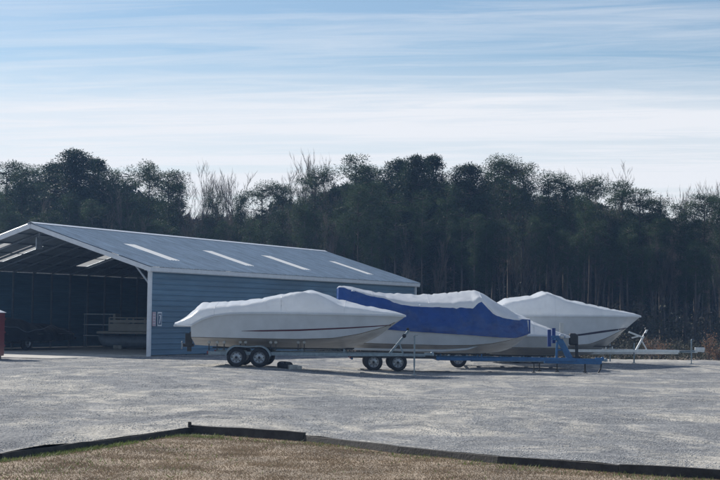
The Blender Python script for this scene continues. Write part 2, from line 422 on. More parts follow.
# corner posts and inner framing
for x in (0, -W):
    for y in (-.03, LEN+.03):
        MB().box((x+(-.02 if x < -1 else .02), y, (ZE-.12)/2), (.15, .13, ZE-.12)).build('corner_post', M['trim'], shed, bevel=.008)
for x, sx in ((0, 1), (-W, -1)):
    MB().beam((x-sx*.06, 0, 3.05), (x-sx*.75, 0, ZE+.03), .07).build('knee_brace', M['steel'], shed)
    MB().beam((x-sx*.08, .02, 3.45), (x-sx*.08, .8, ZE-.1), .06).build('knee_brace', M['steel'], shed)
y = 1.52; tm = []
while y < LEN-.5:
    for x, sx in ((-.09, 1), (-W+.09, -1)):
        MB().box((x, y, (ZE-.1)/2), (.08, .07, ZE-.1)).build('wall_post', M['darkwood'], shed)
    for sg in (1, -1):
        MB().beam((-W/2, y, ZR-.10), (-W/2+sg*(W/2-.1), y, ZE-.07), .06, .09).build('rafter', M['darkwood'], shed)
    y += 1.52
for sg in (1, -1):
    for w in (1.2, 2.4, 3.6, 4.8):
        MB().box((-W/2+sg*w, LEN/2, ZR-w*SL-.035), (.09, LEN, .03)).build('purlin', M['darkwood'], shed)
MB().box((-W/2, .35, ZR-.85), (.05, .42, .5)).build('hanging_plate', M['steel'], shed)
MB().box((-W/2, .35, ZR-.35), (.03, .03, .52)).build('plate_hanger', M['steel'], shed)
# slab and apron
mb = MB(); mb.box((-W/2, LEN/2-.02, .01), (W-.2, LEN, .06)); tag(mb.build('shed_floor', M['concrete']), kind='structure')
sf = bpy.data.objects['shed_floor']; sf.location = (O.x, O.y, 0); sf.rotation_euler.z = SRZ
mb = MB(); mb.box((-W/2-1.2, -2.9, .0), (W+1.2, 5.7, .05)); ap = mb.build('concrete_apron', M['concrete'], bevel=.01); ap.location = (O.x, O.y, 0); ap.rotation_euler.z = SRZ
tag(ap, kind='structure')
def S2W(u, s, z=0):           # shed frame to world, u from right wall leftward
    v = Matrix.Rotation(SRZ, 3, 'Z') @ Vector((-u, s, 0)); return Vector((O.x+v.x, O.y+v.y, z))
# signs on the side wall
def signs():
    d = Minv
    def hit(px, py):
        dd = Minv @ ray(px, py); o = Minv @ (Vector((0, 0, H))-Vector((O.x, O.y, 0))); t = (.03-o.x)/dd.x; return o+dd*t
    for nm, (x0, x1, y0, y1), mt, lab in (('wall_sign', (151.9, 155.6, 312, 326.3), 'signpink', 'narrow faded pinkish sign on the blue shed wall, nearer the corner post'),
                                          ('wall_sign', (157.0, 161.6, 312, 326.3), 'signwhite', 'narrow white sign with a dark panel and numeral on the blue shed wall')):
        a = hit(x0, y1); b_ = hit(x1, y0)
        e_ = empty(nm, S2W(-.03, (a.y+b_.y)/2, (a.z+b_.z)/2), SRZ); tag(e_, lab, 'sign', 'small upright signs on the shed wall')
        w = b_.y-a.y; h = b_.z-a.z
        MB().box((.012, 0, 0), (.02, w, h)).build('sign_plate', M[mt], e_, bevel=.004)
        if mt == 'signwhite':
            MB().box((.025, 0, 0), (.006, w*.72, h*.78)).build('sign_panel', M['signink'], e_)
            t = MB(); t.box((.031, 0, h*.26), (.006, w*.46, h*.09)); t.beam((.031, w*.17, h*.24), (.031, -w*.08, -h*.3), .006, .075, up=(0, 1, 0))
            t.build('numeral', M['signwhite'], e_)
        else:
            t = MB()
            for k in (-.3, -.1, .1, .3): t.box((.025, 0, h*k), (.005, w*.6, h*.045))
            t.build('lettering', M['signwhite'], e_)
signs()

# ------------------------------------------------------------------ wheels and trailers
def wheel(parent, x, y, z, r=.335, w=.2, face=-1):
    wr = empty('wheel', (x, y, z)); wr.parent = parent
    t = MB(); a = r*.60
    t.lathe([(a, -w/2+.01), (a+.01, -w/2), (r-.045, -w/2-.008), (r-.012, -w/2+.02), (r, -w/2+.05), (r, w/2-.05), (r-.012, w/2-.02), (r-.045, w/2+.008), (a+.01, w/2), (a, w/2-.01), (a, -w/2+.01)], (0, 0, 0))
    t.build('tyre', M['rubber'], wr, recalc=True)
    k = MB(); f = face*w/2
    k.lathe([(a-.002, f*.98), (a-.018, f*.86), (a-.03, f*.55), (a*.55, f*.62), (a*.42, f*.78), (.001, f*.78)], (0, 0, 0))
    k.lathe([(a-.002, -f*.9), (a-.02, -f*.5), (.001, -f*.4)], (0, 0, 0))
    k.build('rim', M['rim'], wr)
    c = MB(); c.lathe([(.045, f*.8), (.045, f*1.12), (.03, f*1.2), (.001, f*1.2)], (0, 0, 0), n=14); c.build('hub', M['dark'], wr)
    g = MB()
    for j in range(8):
        an = j*math.pi/4; g.box((math.cos(an)*a*.72, f*.64, math.sin(an)*a*.72), (.032, .02, .032))
    g.build('rim_holes', M['dark'], wr)
def fender(parent, xc, y, zc, half, r, w, m):
    mb = MB(); pts = []
    for i in range(9): a = math.pi-.15-(math.pi/2-.15)*i/8; pts.append((xc-half+math.cos(a)*r, zc+math.sin(a)*r))
    pts.append((xc, zc+r*.93))
    for i in range(9): a = math.pi/2-(math.pi/2-.15)*i/8; pts.append((xc+half+math.cos(a)*r, zc+math.sin(a)*r))
    vs = []
    for x, z in pts: vs += [(x, y-w/2, z), (x, y+w/2, z), (x, y+w/2, z+.012), (x, y-w/2, z+.012)]
    n = len(pts); fs = [(i*4+j, i*4+(j+1) % 4, (i+1)*4+(j+1) % 4, (i+1)*4+j) for i in range(n-1) for j in range(4)]+[(0, 1, 2, 3), (n*4-1, n*4-2, n*4-3, n*4-4)]
    mb.add(vs, fs)
    # outer lip
    lip = []; yy = y-w/2
    for x, z in pts:
        d = Vector((x-xc, z-zc)).normalized()*.045; lip += [(x, yy, z+.012), (x, yy+.006, z+.012), (x-d.x, yy+.006, z-.04), (x-d.x, yy, z-.04)]
    mb.add(lip, fs); return mb.build('fender', m, parent)
def trailer(name, label, x0, x1, xt, D, ztop, axles, m, mw=1.05, yaw=0, r=.335, zg=None, group='boat trailers in the row', stand=None, jack=None, bunks=True, wy=1.12, bunkz=None, fend=True, rear_dark=None):
    """x0 rear, x1 where side rails start to converge, xt tongue tip (world x); ztop = top of frame."""
    cx = sum(axles)/len(axles); zg = gz(cx, D) if zg is None else zg
    root = empty(name, (cx, D, zg), yaw); tag(root, label, 'trailer', group)
    L = lambda x: x-cx
    zt = ztop-zg; zf = zt-.06
    for sy in (-1, 1):
        xm = rear_dark if rear_dark else x0
        if rear_dark: q = MB(); q.beam((L(x0), sy*mw, zf+.05), (L(xm)-.004, sy*mw, zf+.05), .06, .10); q.build('side_rail', M['dark'], root)
        q = MB(); q.beam((L(xm), sy*mw, zf), (L(x1), sy*mw, zf), .06, .12); q.build('side_rail', m, root, bevel=.006)
        q = MB(); q.beam((L(x1)-.03, sy*mw, zf-.002), (L(xt)-.9, sy*.05, zf-.002), .06, .11); q.build('side_rail', m, root, bevel=.006)
    MB().beam((L(xt)-1.6, 0, zf-.01), (L(xt)-.1, 0, zf-.01), .09, .1).build('tongue', m, root, bevel=.006)
    c = MB(); c.box((L(xt)+.02, 0, zf+.03), (.3, .11, .10)); c.lathe([(.06, -.06), (.07, 0), (.05, .07), (.001, .08)], (L(xt)+.14, 0, zf+.03), 'Z', 14); c.build('coupler', m, root, bevel=.01)
    nx = 4
    for i in range(nx):
        x = x0+.05+(x1-x0-.1)*i/(nx-1); MB().beam((L(x), -mw+.03, zf-.03), (L(x), mw-.03, zf-.03), .07, .08).build('cross_member', m, root)
    for a in axles:
        MB().beam((L(a), -wy+.1, r-.03), (L(a), wy-.1, r-.03), .07, .07).build('axle', M['dark'], root)
        for sy in (-1, 1):
            wheel(root, L(a), sy*wy, r, r, .2, face=sy)
            MB().beam((L(a)-.03, sy*(mw-.08), r), (L(a)+.25, sy*(mw-.08), zf-.05), .05, .05).build('spring_arm', M['dark'], root)
    if fend:
        for sy in (-1, 1): fender(root, 0, sy*wy, r, (axles[-1]-axles[0])/2, r+.07, .25, m)
    if bunks:
        bz = bunkz if bunkz else zt+.12
        for sy in (-1, 1):
            b_ = MB(); b_.beam((L(x0)+.1, sy*.62, bz), (L(x1)+.3, sy*.58, bz), .10, .05); bo = b_.build('bunk', M['dark'], root)
            for k in range(4):
                x = x0+.3+(x1-x0-.3)*k/3; MB().box((L(x), sy*.62, (bz+zf)/2), (.05, .05, max(.04, bz-zf))).build('bunk_bracket', m, root)
    for sy in (-1, 1): MB().box((L(x0)-.02, sy*(mw-.05), zf+.02), (.04, .18, .09)).build('tail_light', M['red'], root)
    if stand:   # (base x, top x, top z world, pad height)
        sx, tx, tz = stand; tz -= zg
        w_ = MB(); w_.beam((L(sx), 0, zf), (L(tx), 0, tz), .08, .08); w_.beam((L(sx)+.5*(1 if tx > sx else -1), 0, zf), (L((sx+tx)/2), 0, (zf+tz)/2), .05, .05)
        wo = w_.build('winch_stand', m, root, bevel=.006)
        wi = MB(); wi.lathe([(.001, -.07), (.07, -.07), (.07, -.06), (.03, -.055), (.03, .055), (.07, .06), (.07, .07), (.001, .07)], (L((sx+tx*2)/3)+.06, 0, (zf+tz*2)/3+.08), n=14); wi.build('winch', M['dark'], wo)
        ro = MB(); ro.lathe([(.001, -.1), (.05, -.1), (.03, 0), (.05, .1), (.001, .1)], (L(tx)-.05, 0, tz+.03), n=12); ro.build('bow_roller', M['dark'], wo)
    if jack:    # (x, top z world)
        jx, jz = jack; g_ = gz(jx, D)-zg; jz -= zg
        j = MB(); j.tube([(L(jx), -.12, g_+.28), (L(jx), -.12, jz)], .032, 10); j.tube([(L(jx), -.12, g_+.03), (L(jx), -.12, g_+.6)], .022, 10)
        j.box((L(jx), -.12, g_+.015), (.16, .16, .03)); j.tube([(L(jx), -.12, jz), (L(jx), -.12, jz+.03), (L(jx)+.12, -.12, jz+.03)], .012, 6)
        jo = j.build('tongue_jack', M['galv'], root)
    return root

# ------------------------------------------------------------------ boats
def to_tab(pts, D, cx=None):
    out = []
    for px, py in pts:
        p = P(px, py, D); out.append((p.x, p.z))
    return out
def boat(name, label, D, rail, keel, chine, top, beam, yaw=0, stripe=None, smat=None, stern_over=None, bound=None, blunt=0, zlow=None, group='shrink wrapped boats parked in a row', gel='gel', seams=(.18, .47, .74), flip=False, hem=.05, full=.5, shoulder=((0, .8), (1, .8)), sw=.88):
    rail = to_tab(rail, D); keel = to_tab(keel, D); chine = to_tab(chine, D); top = to_tab(top, D)
    xs0, xb = rail[0][0], rail[-1][0]; cx = (xs0+xb)/2; zg = gz(cx, D); Lh = xb-xs0
    root = empty(name, (cx, D, zg), yaw); tag(root, label, 'boat', group)
    def T(x):     # 0 stern .. 1 bow
        return min(1, max(0, (x-xs0)/Lh if not flip else (xb-x)/Lh))
    def hb(x):
        t = T(x); b_ = beam/2*(.93+.07*min(1, t/.3))
        f = max(0, (t-full)/(1-full)); return b_*((1-blunt)*(1-f**2.3)+blunt)
    N = 90; hull = MB(); V = []; sect = []
    xsn = [xs0+Lh*(1-(1-i/N)**1.25) if not flip else xs0+Lh*(i/N)**1.25 for i in range(N+1)]
    for x in xsn:
        zr = smooth(rail, x) if abs(x-xs0) > .1 and abs(x-xb) > .1 else lerp(rail, x); zk = min(smooth(keel, x, .12) if x < xb-.1 and x > xs0+.1 else lerp(keel, x), zr-.004); zc = smooth(chine, x, .12); zc = min(max(zc, zk+.002), zr-.002)
        b_ = hb(x); t = T(x)
        cw = b_*.88*min(1, max(.0, (zc-zk)/.28))**.7
        cw = cw*(1-.25*max(0, (t-.6)/.4))
        pr = [(0, zk), (cw*.33, zk+(zc-zk)*.36), (cw*.36, zk+(zc-zk)*.36), (cw*.66, zk+(zc-zk)*.70), (cw*.70, zk+(zc-zk)*.70), (cw, zc)]
        fl = .35+.9*max(0, (t-.4)/.6)
        for k in range(1, 9):
            s_ = k/8; yy = cw+(b_-cw)*(s_**(1/(1.0+.0*fl)) if t < .4 else (s_*(1-.35*(t-.4))+.35*(t-.4)*s_*s_)/(1)); pr.append((yy, zc+(zr-zc)*s_))
        sect.append(pr)
    def surf(x, z, off=.0):      # near side skin point at height z
        i = min(range(len(xsn)), key=lambda k: abs(xsn[k]-x)); j = i+1 if xsn[i] < x and i < N else max(0, i-1)
        a, b_ = sorted((i, j)); f = 0 if a == b_ else (x-xsn[a])/(xsn[b_]-xsn[a])
        def at(pr):
            tab = [(q[1], q[0]) for q in pr[5:]]; return lerp(tab, z)
        return at(sect[a])*(1-f)+at(sect[b_])*f+off
    k = len(sect[0])
    for part, lo, hi, mt in (('hull_bottom', 0, 5, 'bottom'), ('hull_side', 5, k-1, gel)):
        mb = MB()
        for sy in (-1, 1):
            vs = [(x-cx, sy*q[0], q[1]-zg) for x, pr in zip(xsn, sect) for q in pr[lo:hi+1]]
            w = hi-lo+1
            mb.add(vs, [(i*w+j, i*w+j+1, (i+1)*w+j+1, (i+1)*w+j) if sy > 0 else (i*w+j, (i+1)*w+j, (i+1)*w+j+1, i*w+j+1) for i in range(N) for j in range(w-1)], True)
        if lo:
            end = 0 if not flip else N
            pr = sect[end]; ring = [(xsn[end]-cx, -q[0], q[1]-zg) for q in pr][::-1]+[(xsn[end]-cx, q[0], q[1]-zg) for q in pr[1:]]
            mb.add(ring, [tuple(range(len(ring)))])
        mb.build(part, M[mt], root, recalc=False)
    # chine line and rub rail
    for sy in (-1, 1):
        ch = [(x-cx, sy*(pr[5][0]+.006), pr[5][1]-zg+.005) for x, pr in zip(xsn, sect) if (pr[5][1]-pr[0][1]) > .05]
        MB().tube(ch, .011, 5).build('chine_strip', M['boot'], root)
        rr = [(x-cx, sy*(pr[-1][0]+.01), pr[-1][1]-zg-.01) for x, pr in zip(xsn, sect)]
        MB().tube(rr, .028, 6).build('rub_rail', M['gelgrey'], root)
    if stripe:
        tb = to_tab([(a, b_) for a, b_, c in stripe], D); th = [(t_[0], s_[2]) for t_, s_ in zip(tb, stripe)]
        for sy in (-1, 1):
            vs = []; n = 60
            for i in range(n+1):
                x = tb[0][0]+(tb[-1][0]-tb[0][0])*i/n; z = smooth(tb, x); h = lerp(th, x)
                for q in (0, .5, 1): vs.append((x-cx, sy*(surf(x, z+h*(q-.5))+.006), z+h*(q-.5)-zg))
            fs = [(i*3+j, i*3+j+1, (i+1)*3+j+1, (i+1)*3+j) for i in range(n) for j in range(2)]
            MB().add(vs, fs, True).build('hull_stripe', M[smat], root)
    # cover
    c0, c1 = top[0][0], top[-1][0]; NC = 170; top_rows = []; low_rows = []
    if bound: bound = to_tab(bound, D)
    sd = hash(name) % 50 if False else int(abs(cx*7)) % 50
    for i in range(NC+1):
        x = c0+(c1-c0)*i/NC; zt = smooth(top, x, .05) if 0 < i < NC else lerp(top, x)
        xr = min(max(x, xs0), xb); w = hb(xr)+.035
        edge = 1
        if x < xs0 and not flip: edge = 1-.25*((xs0-x)/max(.01, xs0-c0))
        if x > xb and flip: edge = 1-.25*((x-xb)/max(.01, c1-xb))
        w *= edge
        zr = smooth(rail, xr) if xs0+.1 < xr < xb-.1 else lerp(rail, xr)
        if stern_over and x < xs0 and not flip: zr = lerp(to_tab(stern_over, D), x)
        zt = max(zt, zr+.01)
        zb = zr-hem
        lower = [(w+.012, zb), (w+.018, zr-.01)]
        mid0 = (w, zr)
        if bound:
            zbd = min(max(lerp(bound, x), zb+.06), zt-.015); wb = w*(1-.16*min(1, (zbd-zb)/.9)); 
            for q in range(1, 7): lower.append((w+(wb-w)*(q/6)**1.5, zr+(zbd-zr)*q/6))
            mid0 = (wb, zbd)
        up = []
        kk = lerp(shoulder, (x-c0)/(c1-c0)); hh = zt-mid0[1]; w_ = mid0[0]
        sx_, sz_ = w_*(1-(1-sw)*min(1, kk*1.2)), mid0[1]+hh*kk
        for q in range(0, 5):
            a_ = q/5; up.append((w_+(sx_-w_)*a_**1.4, mid0[1]+(sz_-mid0[1])*a_))
        for q in range(0, 8):
            a_ = (q+.25)/7.25; up.append((sx_*(1-a_), sz_+(zt-sz_)*(a_**.85)-.03*math.sin(math.pi*a_)*min(1, hh)))
        low_rows.append((x, lower)); top_rows.append((x, up))
    def wr(x, y, z, amt=1):
        f = min(1, abs(x-c0)/.4, abs(x-c1)/.4)*amt
        zr_ = lerp(rail, min(max(x, xs0), xb)); hf = min(1, max(.1, (z-zr_)/.18))
        d = .045*noise.noise((x*1.4+sd, y*1.5, z*2.2))+(.035 if bound else .022)*noise.noise((x*4.2+z*2+sd, y*1.6, z*3.2))
        d -= .17*max(0, .2-abs(noise.noise((x*1.5+z*1.3+sd, y*.8, z*.9+4))))*(2 if bound else 1.3)
        return d*f*hf
    def skin(rows, name_, mt):
        mb = MB(); w = len(rows[0][1])
        vs = []
        for x, pr in rows:
            line = [(-q[0], q[1]) for q in pr]
            if name_ != 'cover_skirt': line = line+[(q[0], q[1]) for q in pr[::-1][1:]]
            for y, z in line:
                d = wr(x, y, z); vs.append((x-cx, y+d*(1 if y < 0 else -1), z-zg+d*.6))
        w2 = len(vs)//len(rows); n = len(rows)
        fs = [(i*w2+j, (i+1)*w2+j, (i+1)*w2+j+1, i*w2+j+1) for i in range(n-1) for j in range(w2-1)]
        mb.add(vs, fs, True)
        if name_ == 'cover_skirt':
            vs2 = [(v[0], -v[1], v[2]) for v in vs]; mb.add(vs2, [f[::-1] for f in fs], True)
            for i in (0, n-1):
                a = vs[i*w2:(i+1)*w2]; mb.add(a+[(v[0], -v[1], v[2]) for v in a[::-1]], [tuple(range(2*w2))])
        else:
            for i in (0, n-1): mb.add(vs[i*w2:(i+1)*w2], [tuple(range(w2))])
        return mb.build(name_, M[mt], root, recalc=False)
    if bound:
        skin(low_rows, 'cover_skirt', 'wrapblue'); skin(top_rows, 'cover_top', 'wrap')
    else:
        rows_ = [(x, lo+up) for (x, lo), (_, up) in zip(low_rows, top_rows)]
        skin(rows_, 'cover', 'wrap')
    # taped seams across the film
    for fr in seams:
        i = int(fr*NC); x = top_rows[i][0]; pr = low_rows[i][1][2 if not bound else len(low_rows[i][1])-1:]+top_rows[i][1]
        pts = []
        for j, (y, z) in enumerate([(-q[0], q[1]) for q in pr]+[(q[0], q[1]) for q in pr[::-1][1:]]):
            d = wr(x, y, z); pts.append((x-cx, y+d*(1 if y < 0 else -1), z-zg+d*.6+.002))
        pts = [q for k_, q in enumerate(pts) if k_ == 0 or (Vector(q)-Vector(pts[k_-1])).length > .01]
        MB().tube(pts, .007, 5, caps=False).build('seam_tape', M['wrap'], root)
    return root, cx, zg
# boat 1 -- white, maroon stripe
D1 = 54.0
b1, c1x, c1g = boat('covered_motorboat', 'white shrink wrapped motorboat with a thin maroon stripe, nearest the shed wall', D1,
    rail=[(195, 325), (200, 322), (208, 318), (218, 315), (232, 313.2), (260, 312.6), (300, 313), (350, 314), (385, 314.8), (405, 315.6)],
    keel=[(195, 345), (230, 347), (290, 349.5), (330, 350), (350, 347.5), (365, 343), (380, 335.5), (392, 326), (405, 317)],
    chine=[(195, 337.2), (250, 338.2), (300, 339), (335, 338), (360, 334), (378, 329), (390, 325), (405, 317)],
    top=[(178, 321.5), (184, 317.5), (190, 312.5), (197, 306.5), (202, 302.6), (212, 302), (240, 300.6), (262, 298), (285, 293), (298, 290.8), (310, 290.3), (319, 291.2), (328, 294.5), (338, 299.0), (350, 302.3), (370, 306.2), (390, 310.2), (400, 313), (406, 315.2)],
    beam=2.5, yaw=R(-2), stripe=[(245, 330.8, .01), (265, 330.6, .05), (300, 330.0, .06), (350, 327.8, .045), (391, 325.2, .03)], smat='maroon',
    stern_over=[(177, 323.5), (195, 324.5)], shoulder=((0, .5), (.1, .55), (.3, .6), (.42, .78), (.55, .90), (.63, .84), (.72, .55), (.9, .45), (1, .4)))
o = MB().box((P(186, 324.2, D1).x-c1x, 0, P(186, 325.6, D1).z-c1g), (.62, 1.9, .07)).build('swim_platform', M['gel'], b1, bevel=.02)
def outdrive(parent, x, z, sgn=-1, m='dark', s=1):
    q = MB(); q.box((x+sgn*.12*s, 0, z+.12*s), (.28*s, .3*s, .26*s)); q.box((x+sgn*.30*s, 0, z-.02*s), (.24*s, .16*s, .42*s)); q.tube([(x+sgn*.12*s, 0, z-.22*s), (x+sgn*.50*s, 0, z-.22*s)], [.05*s, .065*s], 12); q.box((x+sgn*.28*s, 0, z-.34*s), (.16*s, .025, .2*s))
    d = q.build('stern_drive', M[m], parent, bevel=.03)
    pr = MB()
    for k in range(3):
        a = k*2.094; pr.box((x+sgn*.54*s, math.cos(a)*.09*s, z-.22*s+math.sin(a)*.09*s), (.03, .1*s, .1*s), rot=Matrix.Rotation(a, 3, 'X'))
    pr.build('propeller', M['steel'], d)
outdrive(b1, P(197, 338, D1).x-c1x, P(197, 339, D1).z-c1g)
bump = MB().lathe([(.001, .05), (.05, .03), (.07, 0)], (P(321.5, 303, D1).x-c1x, -.98, P(321.5, 303, D1).z-c1g), 'Z', 12).build('cover_vent', M['wrap'], b1)

# boat 2 -- white top, blue skirt
D2 = 58.0
b2, c2x, c2g = boat('covered_motorboat', 'large motorboat wrapped in blue film below and white film on top', D2,
    rail=[(337, 322), (360, 326), (400, 329.5), (440, 332), (470, 334), (500, 336.3), (512, 337), (520, 335.5), (529, 332.5)],
    keel=[(337, 349), (400, 352), (450, 353.5), (480, 353.5), (500, 352), (512, 348), (521, 341.5), (529, 334)],
    chine=[(337, 342), (400, 344), (440, 345), (470, 345), (490, 343.5), (510, 340), (529, 333.5)],
    top=[(337, 288), (339, 285.6), (346, 286), (365, 290), (385, 293.2), (405, 293.6), (430, 294), (450, 292.4), (465, 291), (474, 289.6), (479, 291.5), (487, 295.5), (500, 303), (513, 311), (521, 316.5), (526, 318), (530, 318.8)],
    bound=[(337, 287.8), (345, 288.4), (352, 290.2), (365, 295), (385, 299.5), (400, 304.5), (418, 307), (440, 308), (470, 308.5), (476, 303), (479, 302), (484, 307), (490, 313), (500, 317.5), (515, 319), (530, 319.6)],
    beam=2.6, yaw=R(2), blunt=.16, hem=.04, full=.45, shoulder=((0, .3), (.6, .25), (.72, .35), (1, .1)), sw=.9)
for vx, vy in ((418, 306.2), (352, 292)):
    MB().lathe([(.001, .06), (.06, .04), (.08, 0)], (P(vx, vy, D2).x-c2x, -1.12, P(vx, vy, D2).z-c2g), 'Z', 12).build('cover_vent', M['wrap'], b2)
# folded patch of white film at the bow
MB().box((P(526, 326, D2).x-c2x, -.27, P(526, 326, D2).z-c2g), (.15, .02, .42)).build('film_patch', M['wrap'], b2, bevel=.005)
st = []
for a, zo in ((0, 0),):
    q = MB()
    for sy in (-1, 1):
        pts = [(P(x, y, D2).x-c2x, sy*w, P(x, y, D2).z-c2g) for x, y, w in ((345, 348.3, .92), (400, 349.6, .92), (440, 350.2, .9), (465, 348.6, .82), (476, 345.6, .72))]
        q.tube(pts, [.05, .06, .06, .05, .015], 6)
    q.build('spray_strake', M['gel'], b2)

# boat 4 (low, stern to the right) behind boat 2
D4 = 61.6
b4, c4x, c4g = boat('covered_motorboat', 'low white covered boat between the blue wrapped boat and the far boat, outboard at right', D4,
    rail=[(432, 333), (460, 334), (500, 334.5), (540, 335), (566, 336.4)],
    keel=[(432, 334), (445, 344), (460, 351), (480, 354), (530, 356), (566, 356)],
    chine=[(432, 334), (450, 342), (470, 346), (500, 347), (566, 348)],
    top=[(432, 332.5), (470, 322), (495, 312), (510, 311), (522, 315.5), (535, 322.5), (550, 328.8), (560, 332.4), (568, 335.4)],
    beam=2.2, yaw=R(-3), flip=True, gel='gelgrey')
x_ = P(573, 340, D4).x-c4x
mo = MB(); zc_ = P(573, 339.5, D4).z-c4g
mo.box((x_, 0, zc_), (.36, .34, .44)); mo.box((x_-.03, 0, zc_+.2), (.28, .28, .10)); mo = mo.build('outboard_motor', M['dark'], b4, bevel=.05)
lg = MB(); lg.box((x_+.13, 0, zc_-.5), (.12, .10, .8)); lg.tube([(x_-.06, 0, zc_-.72), (x_+.28, 0, zc_-.72)], [.04, .05], 10); lg.build('motor_leg', M['dark'], mo, bevel=.015)
MB().box((P(560, 328, D4).x-c4x, -.6, P(560, 328, D4).z-c4g), (.15, .05, .42)).build('windscreen_post', M['gelgrey'], b4, bevel=.01)

# boat 3 -- right
D3 = 65.5
b3, c3x, c3g = boat('covered_motorboat', 'white shrink wrapped motorboat with a dark navy stripe, rightmost with its bow over the grass edge', D3,
    rail=[(478, 322), (490, 318), (505, 316), (540, 315.6), (600, 315.8), (641, 316.2)],
    keel=[(478, 350), (520, 354), (570, 356), (590, 354.5), (603, 349), (615, 340), (626, 329.5), (633, 323.5), (641, 317)],
    chine=[(478, 344), (560, 345.5), (585, 344), (603, 338), (618, 331.5), (628, 328), (641, 317)],
    top=[(470, 322), (482, 315), (495, 303), (504, 298.5), (514, 297.2), (530, 295.4), (537, 292.6), (542, 290.9), (548, 292.2), (560, 296.6), (575, 300.8), (600, 306.2), (620, 310.2), (634, 313.2), (642, 315.7)],
    beam=2.5, yaw=R(3), stripe=[(540, 336.5, .02), (575, 334.6, .08), (598, 331.6, .09), (627, 328.2, .05)], smat='navy',
    stern_over=[(470, 324), (478, 323)], shoulder=((0, .6), (.2, .78), (.42, .88), (.6, .72), (1, .5)))
b3['label'] = 'white shrink wrapped motorboat with a dark navy stripe, rightmost boat of the row'

# trailers
X = lambda px, D: P(px, 350, D).x
Z = lambda px, py, D: P(px, py, D).z
t1 = trailer('boat_trailer', 'galvanised tandem trailer under the boat with the maroon stripe', X(212, D1), X(345, D1), X(428, D1), D1, Z(300, 351.6, D1), [X(240.3, D1), X(262.8, D1)], M['galv'], yaw=R(-2),
    stand=(X(389, D1), X(409, D1), Z(409, 330, D1)), jack=(X(414.3, D1), Z(414, 336, D1)), bunkz=None)
q = MB(); zg1 = t1.location.z; cx1 = t1.location.x
for px in (199+13, 220, 227, 243, 248, 273, 278, 300, 306):
    rb_ = MB(); rb_.lathe([(.001, -.05), (.055, -.05), (.055, .05), (.001, .05)], (X(px, D1)-cx1, -.85, Z(px, 342.0, D1)-zg1), n=12); rb_.build('keel_roller', M['gelgrey'], t1)
    MB().box((X(px, D1)-cx1, -.85, Z(px, 346, D1)-zg1), (.03, .04, .26)).build('roller_bracket', M['dark'], t1)
t2 = trailer('boat_trailer', 'blue painted tandem trailer under the blue and white wrapped boat', X(350, D2), X(480, D2), X(600, D2), D2, Z(480, 357.0, D2), [X(372.3, D2), X(396.2, D2)], M['bluep'], yaw=R(2), fend=False, rear_dark=X(434, D2),
    jack=None, bunkz=None)
cx2, zg2 = t2.location.x, t2.location.z
def L2(px, py, y=0): p = P(px, py, D2); return Vector((p.x-cx2, y, p.z-zg2))
q = MB(); q.beam(L2(545, 361), L2(603, 362.3), .12, .19); q.build('tongue_beam', M['bluep'], t2, bevel=.01)
q = MB(); q.beam(L2(559, 337), L2(571, 359), .12, .22); q.beam(L2(558, 342, -.05), L2(557, 359, -.05), .08, .08); q.beam(L2(552, 337, 0), L2(566, 337, 0), .10, .10); q.beam(L2(557, 350), L2(565, 350), .06, .06)
ws_ = q.build('winch_stand', M['bluep'], t2, bevel=.008)
for px, y_, a, b_ in ((548.8, -.32, 329.5, 346.5), (555.8, .3, 328.2, 343.5)):
    MB().tube([L2(px, a, y_), L2(px, b_, y_)], .072, 12).build('bow_pad', M['bluepad'], ws_)
    MB().beam(L2(px, 339, y_), L2(557, 340, 0), .04, .04).build('pad_arm', M['bluep'], ws_)
w_ = MB(); c_ = L2(562, 336.5, -.12); w_.lathe([(.001, -.09), (.10, -.09), (.10, -.075), (.05, -.07), (.05, .07), (.10, .075), (.10, .09), (.001, .09)], c_, n=16); w_.tube([c_+Vector((0, -.1, 0)), c_+Vector((.18, -.12, .06))], .015, 6); w_.build('winch', M['alu'], ws_)
q = MB(); q.tube([L2(602.5, 364, -.08), L2(601.5, 369, -.08), L2(598.5, 374.2, -.08)], .03, 8); q.build('skid_foot', M['dark'], t2)
for px, a, b_, y_ in ((586, 364, 373.5, -.1), (586.5, 364, 372, .14), (558, 363, 371.5, 0), (541, 363, 371, .2), (533, 363, 372.5, -.4)):
    q = MB(); q.tube([L2(px, a, y_), L2(px, b_, y_)], .022, 8); q.box(L2(px, b_, y_)+Vector((0, 0, .0)), (.14, .12, .04)); q.build('prop_foot', M['dark'], t2)
t3 = trailer('boat_trailer', 'aluminium trailer under the rightmost boat with its long tongue out to the right', X(500, D3), X(610, D3), X(702, D3), D3, Z(640, 349.6, D3), [X(512, D3), X(531, D3)], M['alu'], yaw=R(3),
    stand=(X(637, D3), X(648.5, D3), Z(648.5, 329.5, D3)), jack=(X(692.8, D3), Z(692.8, 340, D3)))
cx3, zg3 = t3.location.x, t3.location.z
def L3(px, py, y=0): p = P(px, py, D3); return Vector((p.x-cx3, y, p.z-zg3))
MB().beam(L3(590, 352.5), L3(680, 352.5), .12, .17).build('tongue_beam', M['alu'], t3, bevel=.01)
MB().beam(L3(680, 352), L3(697, 351.6), .09, .10).build('tongue_extension', M['galv'], t3, bevel=.01)
MB().box(L3(702, 349.5), (.42, .14, .15)).build('coupler_cover', M['alu'], t3, bevel=.02)
q = MB(); q.tube([L3(632.8, 343, -.45), L3(632.8, 363, -.45)], .03, 8); q.box(L3(632.8, 363, -.45), (.16, .16, .03)); q.build('prop_stand', M['galv'], t3)
q = MB(); q.beam(L3(630, 332), L3(643, 337), .07, .07); q.beam(L3(633, 338), L3(642, 336), .05, .05); q.build('bow_catch', M['alu'], t3)
for px in (613.0,):
    q = MB(); q.tube([L3(px, 343, .4), L3(px, 362, .4)], .03, 8); q.build('prop_stand', M['galv'], t3)
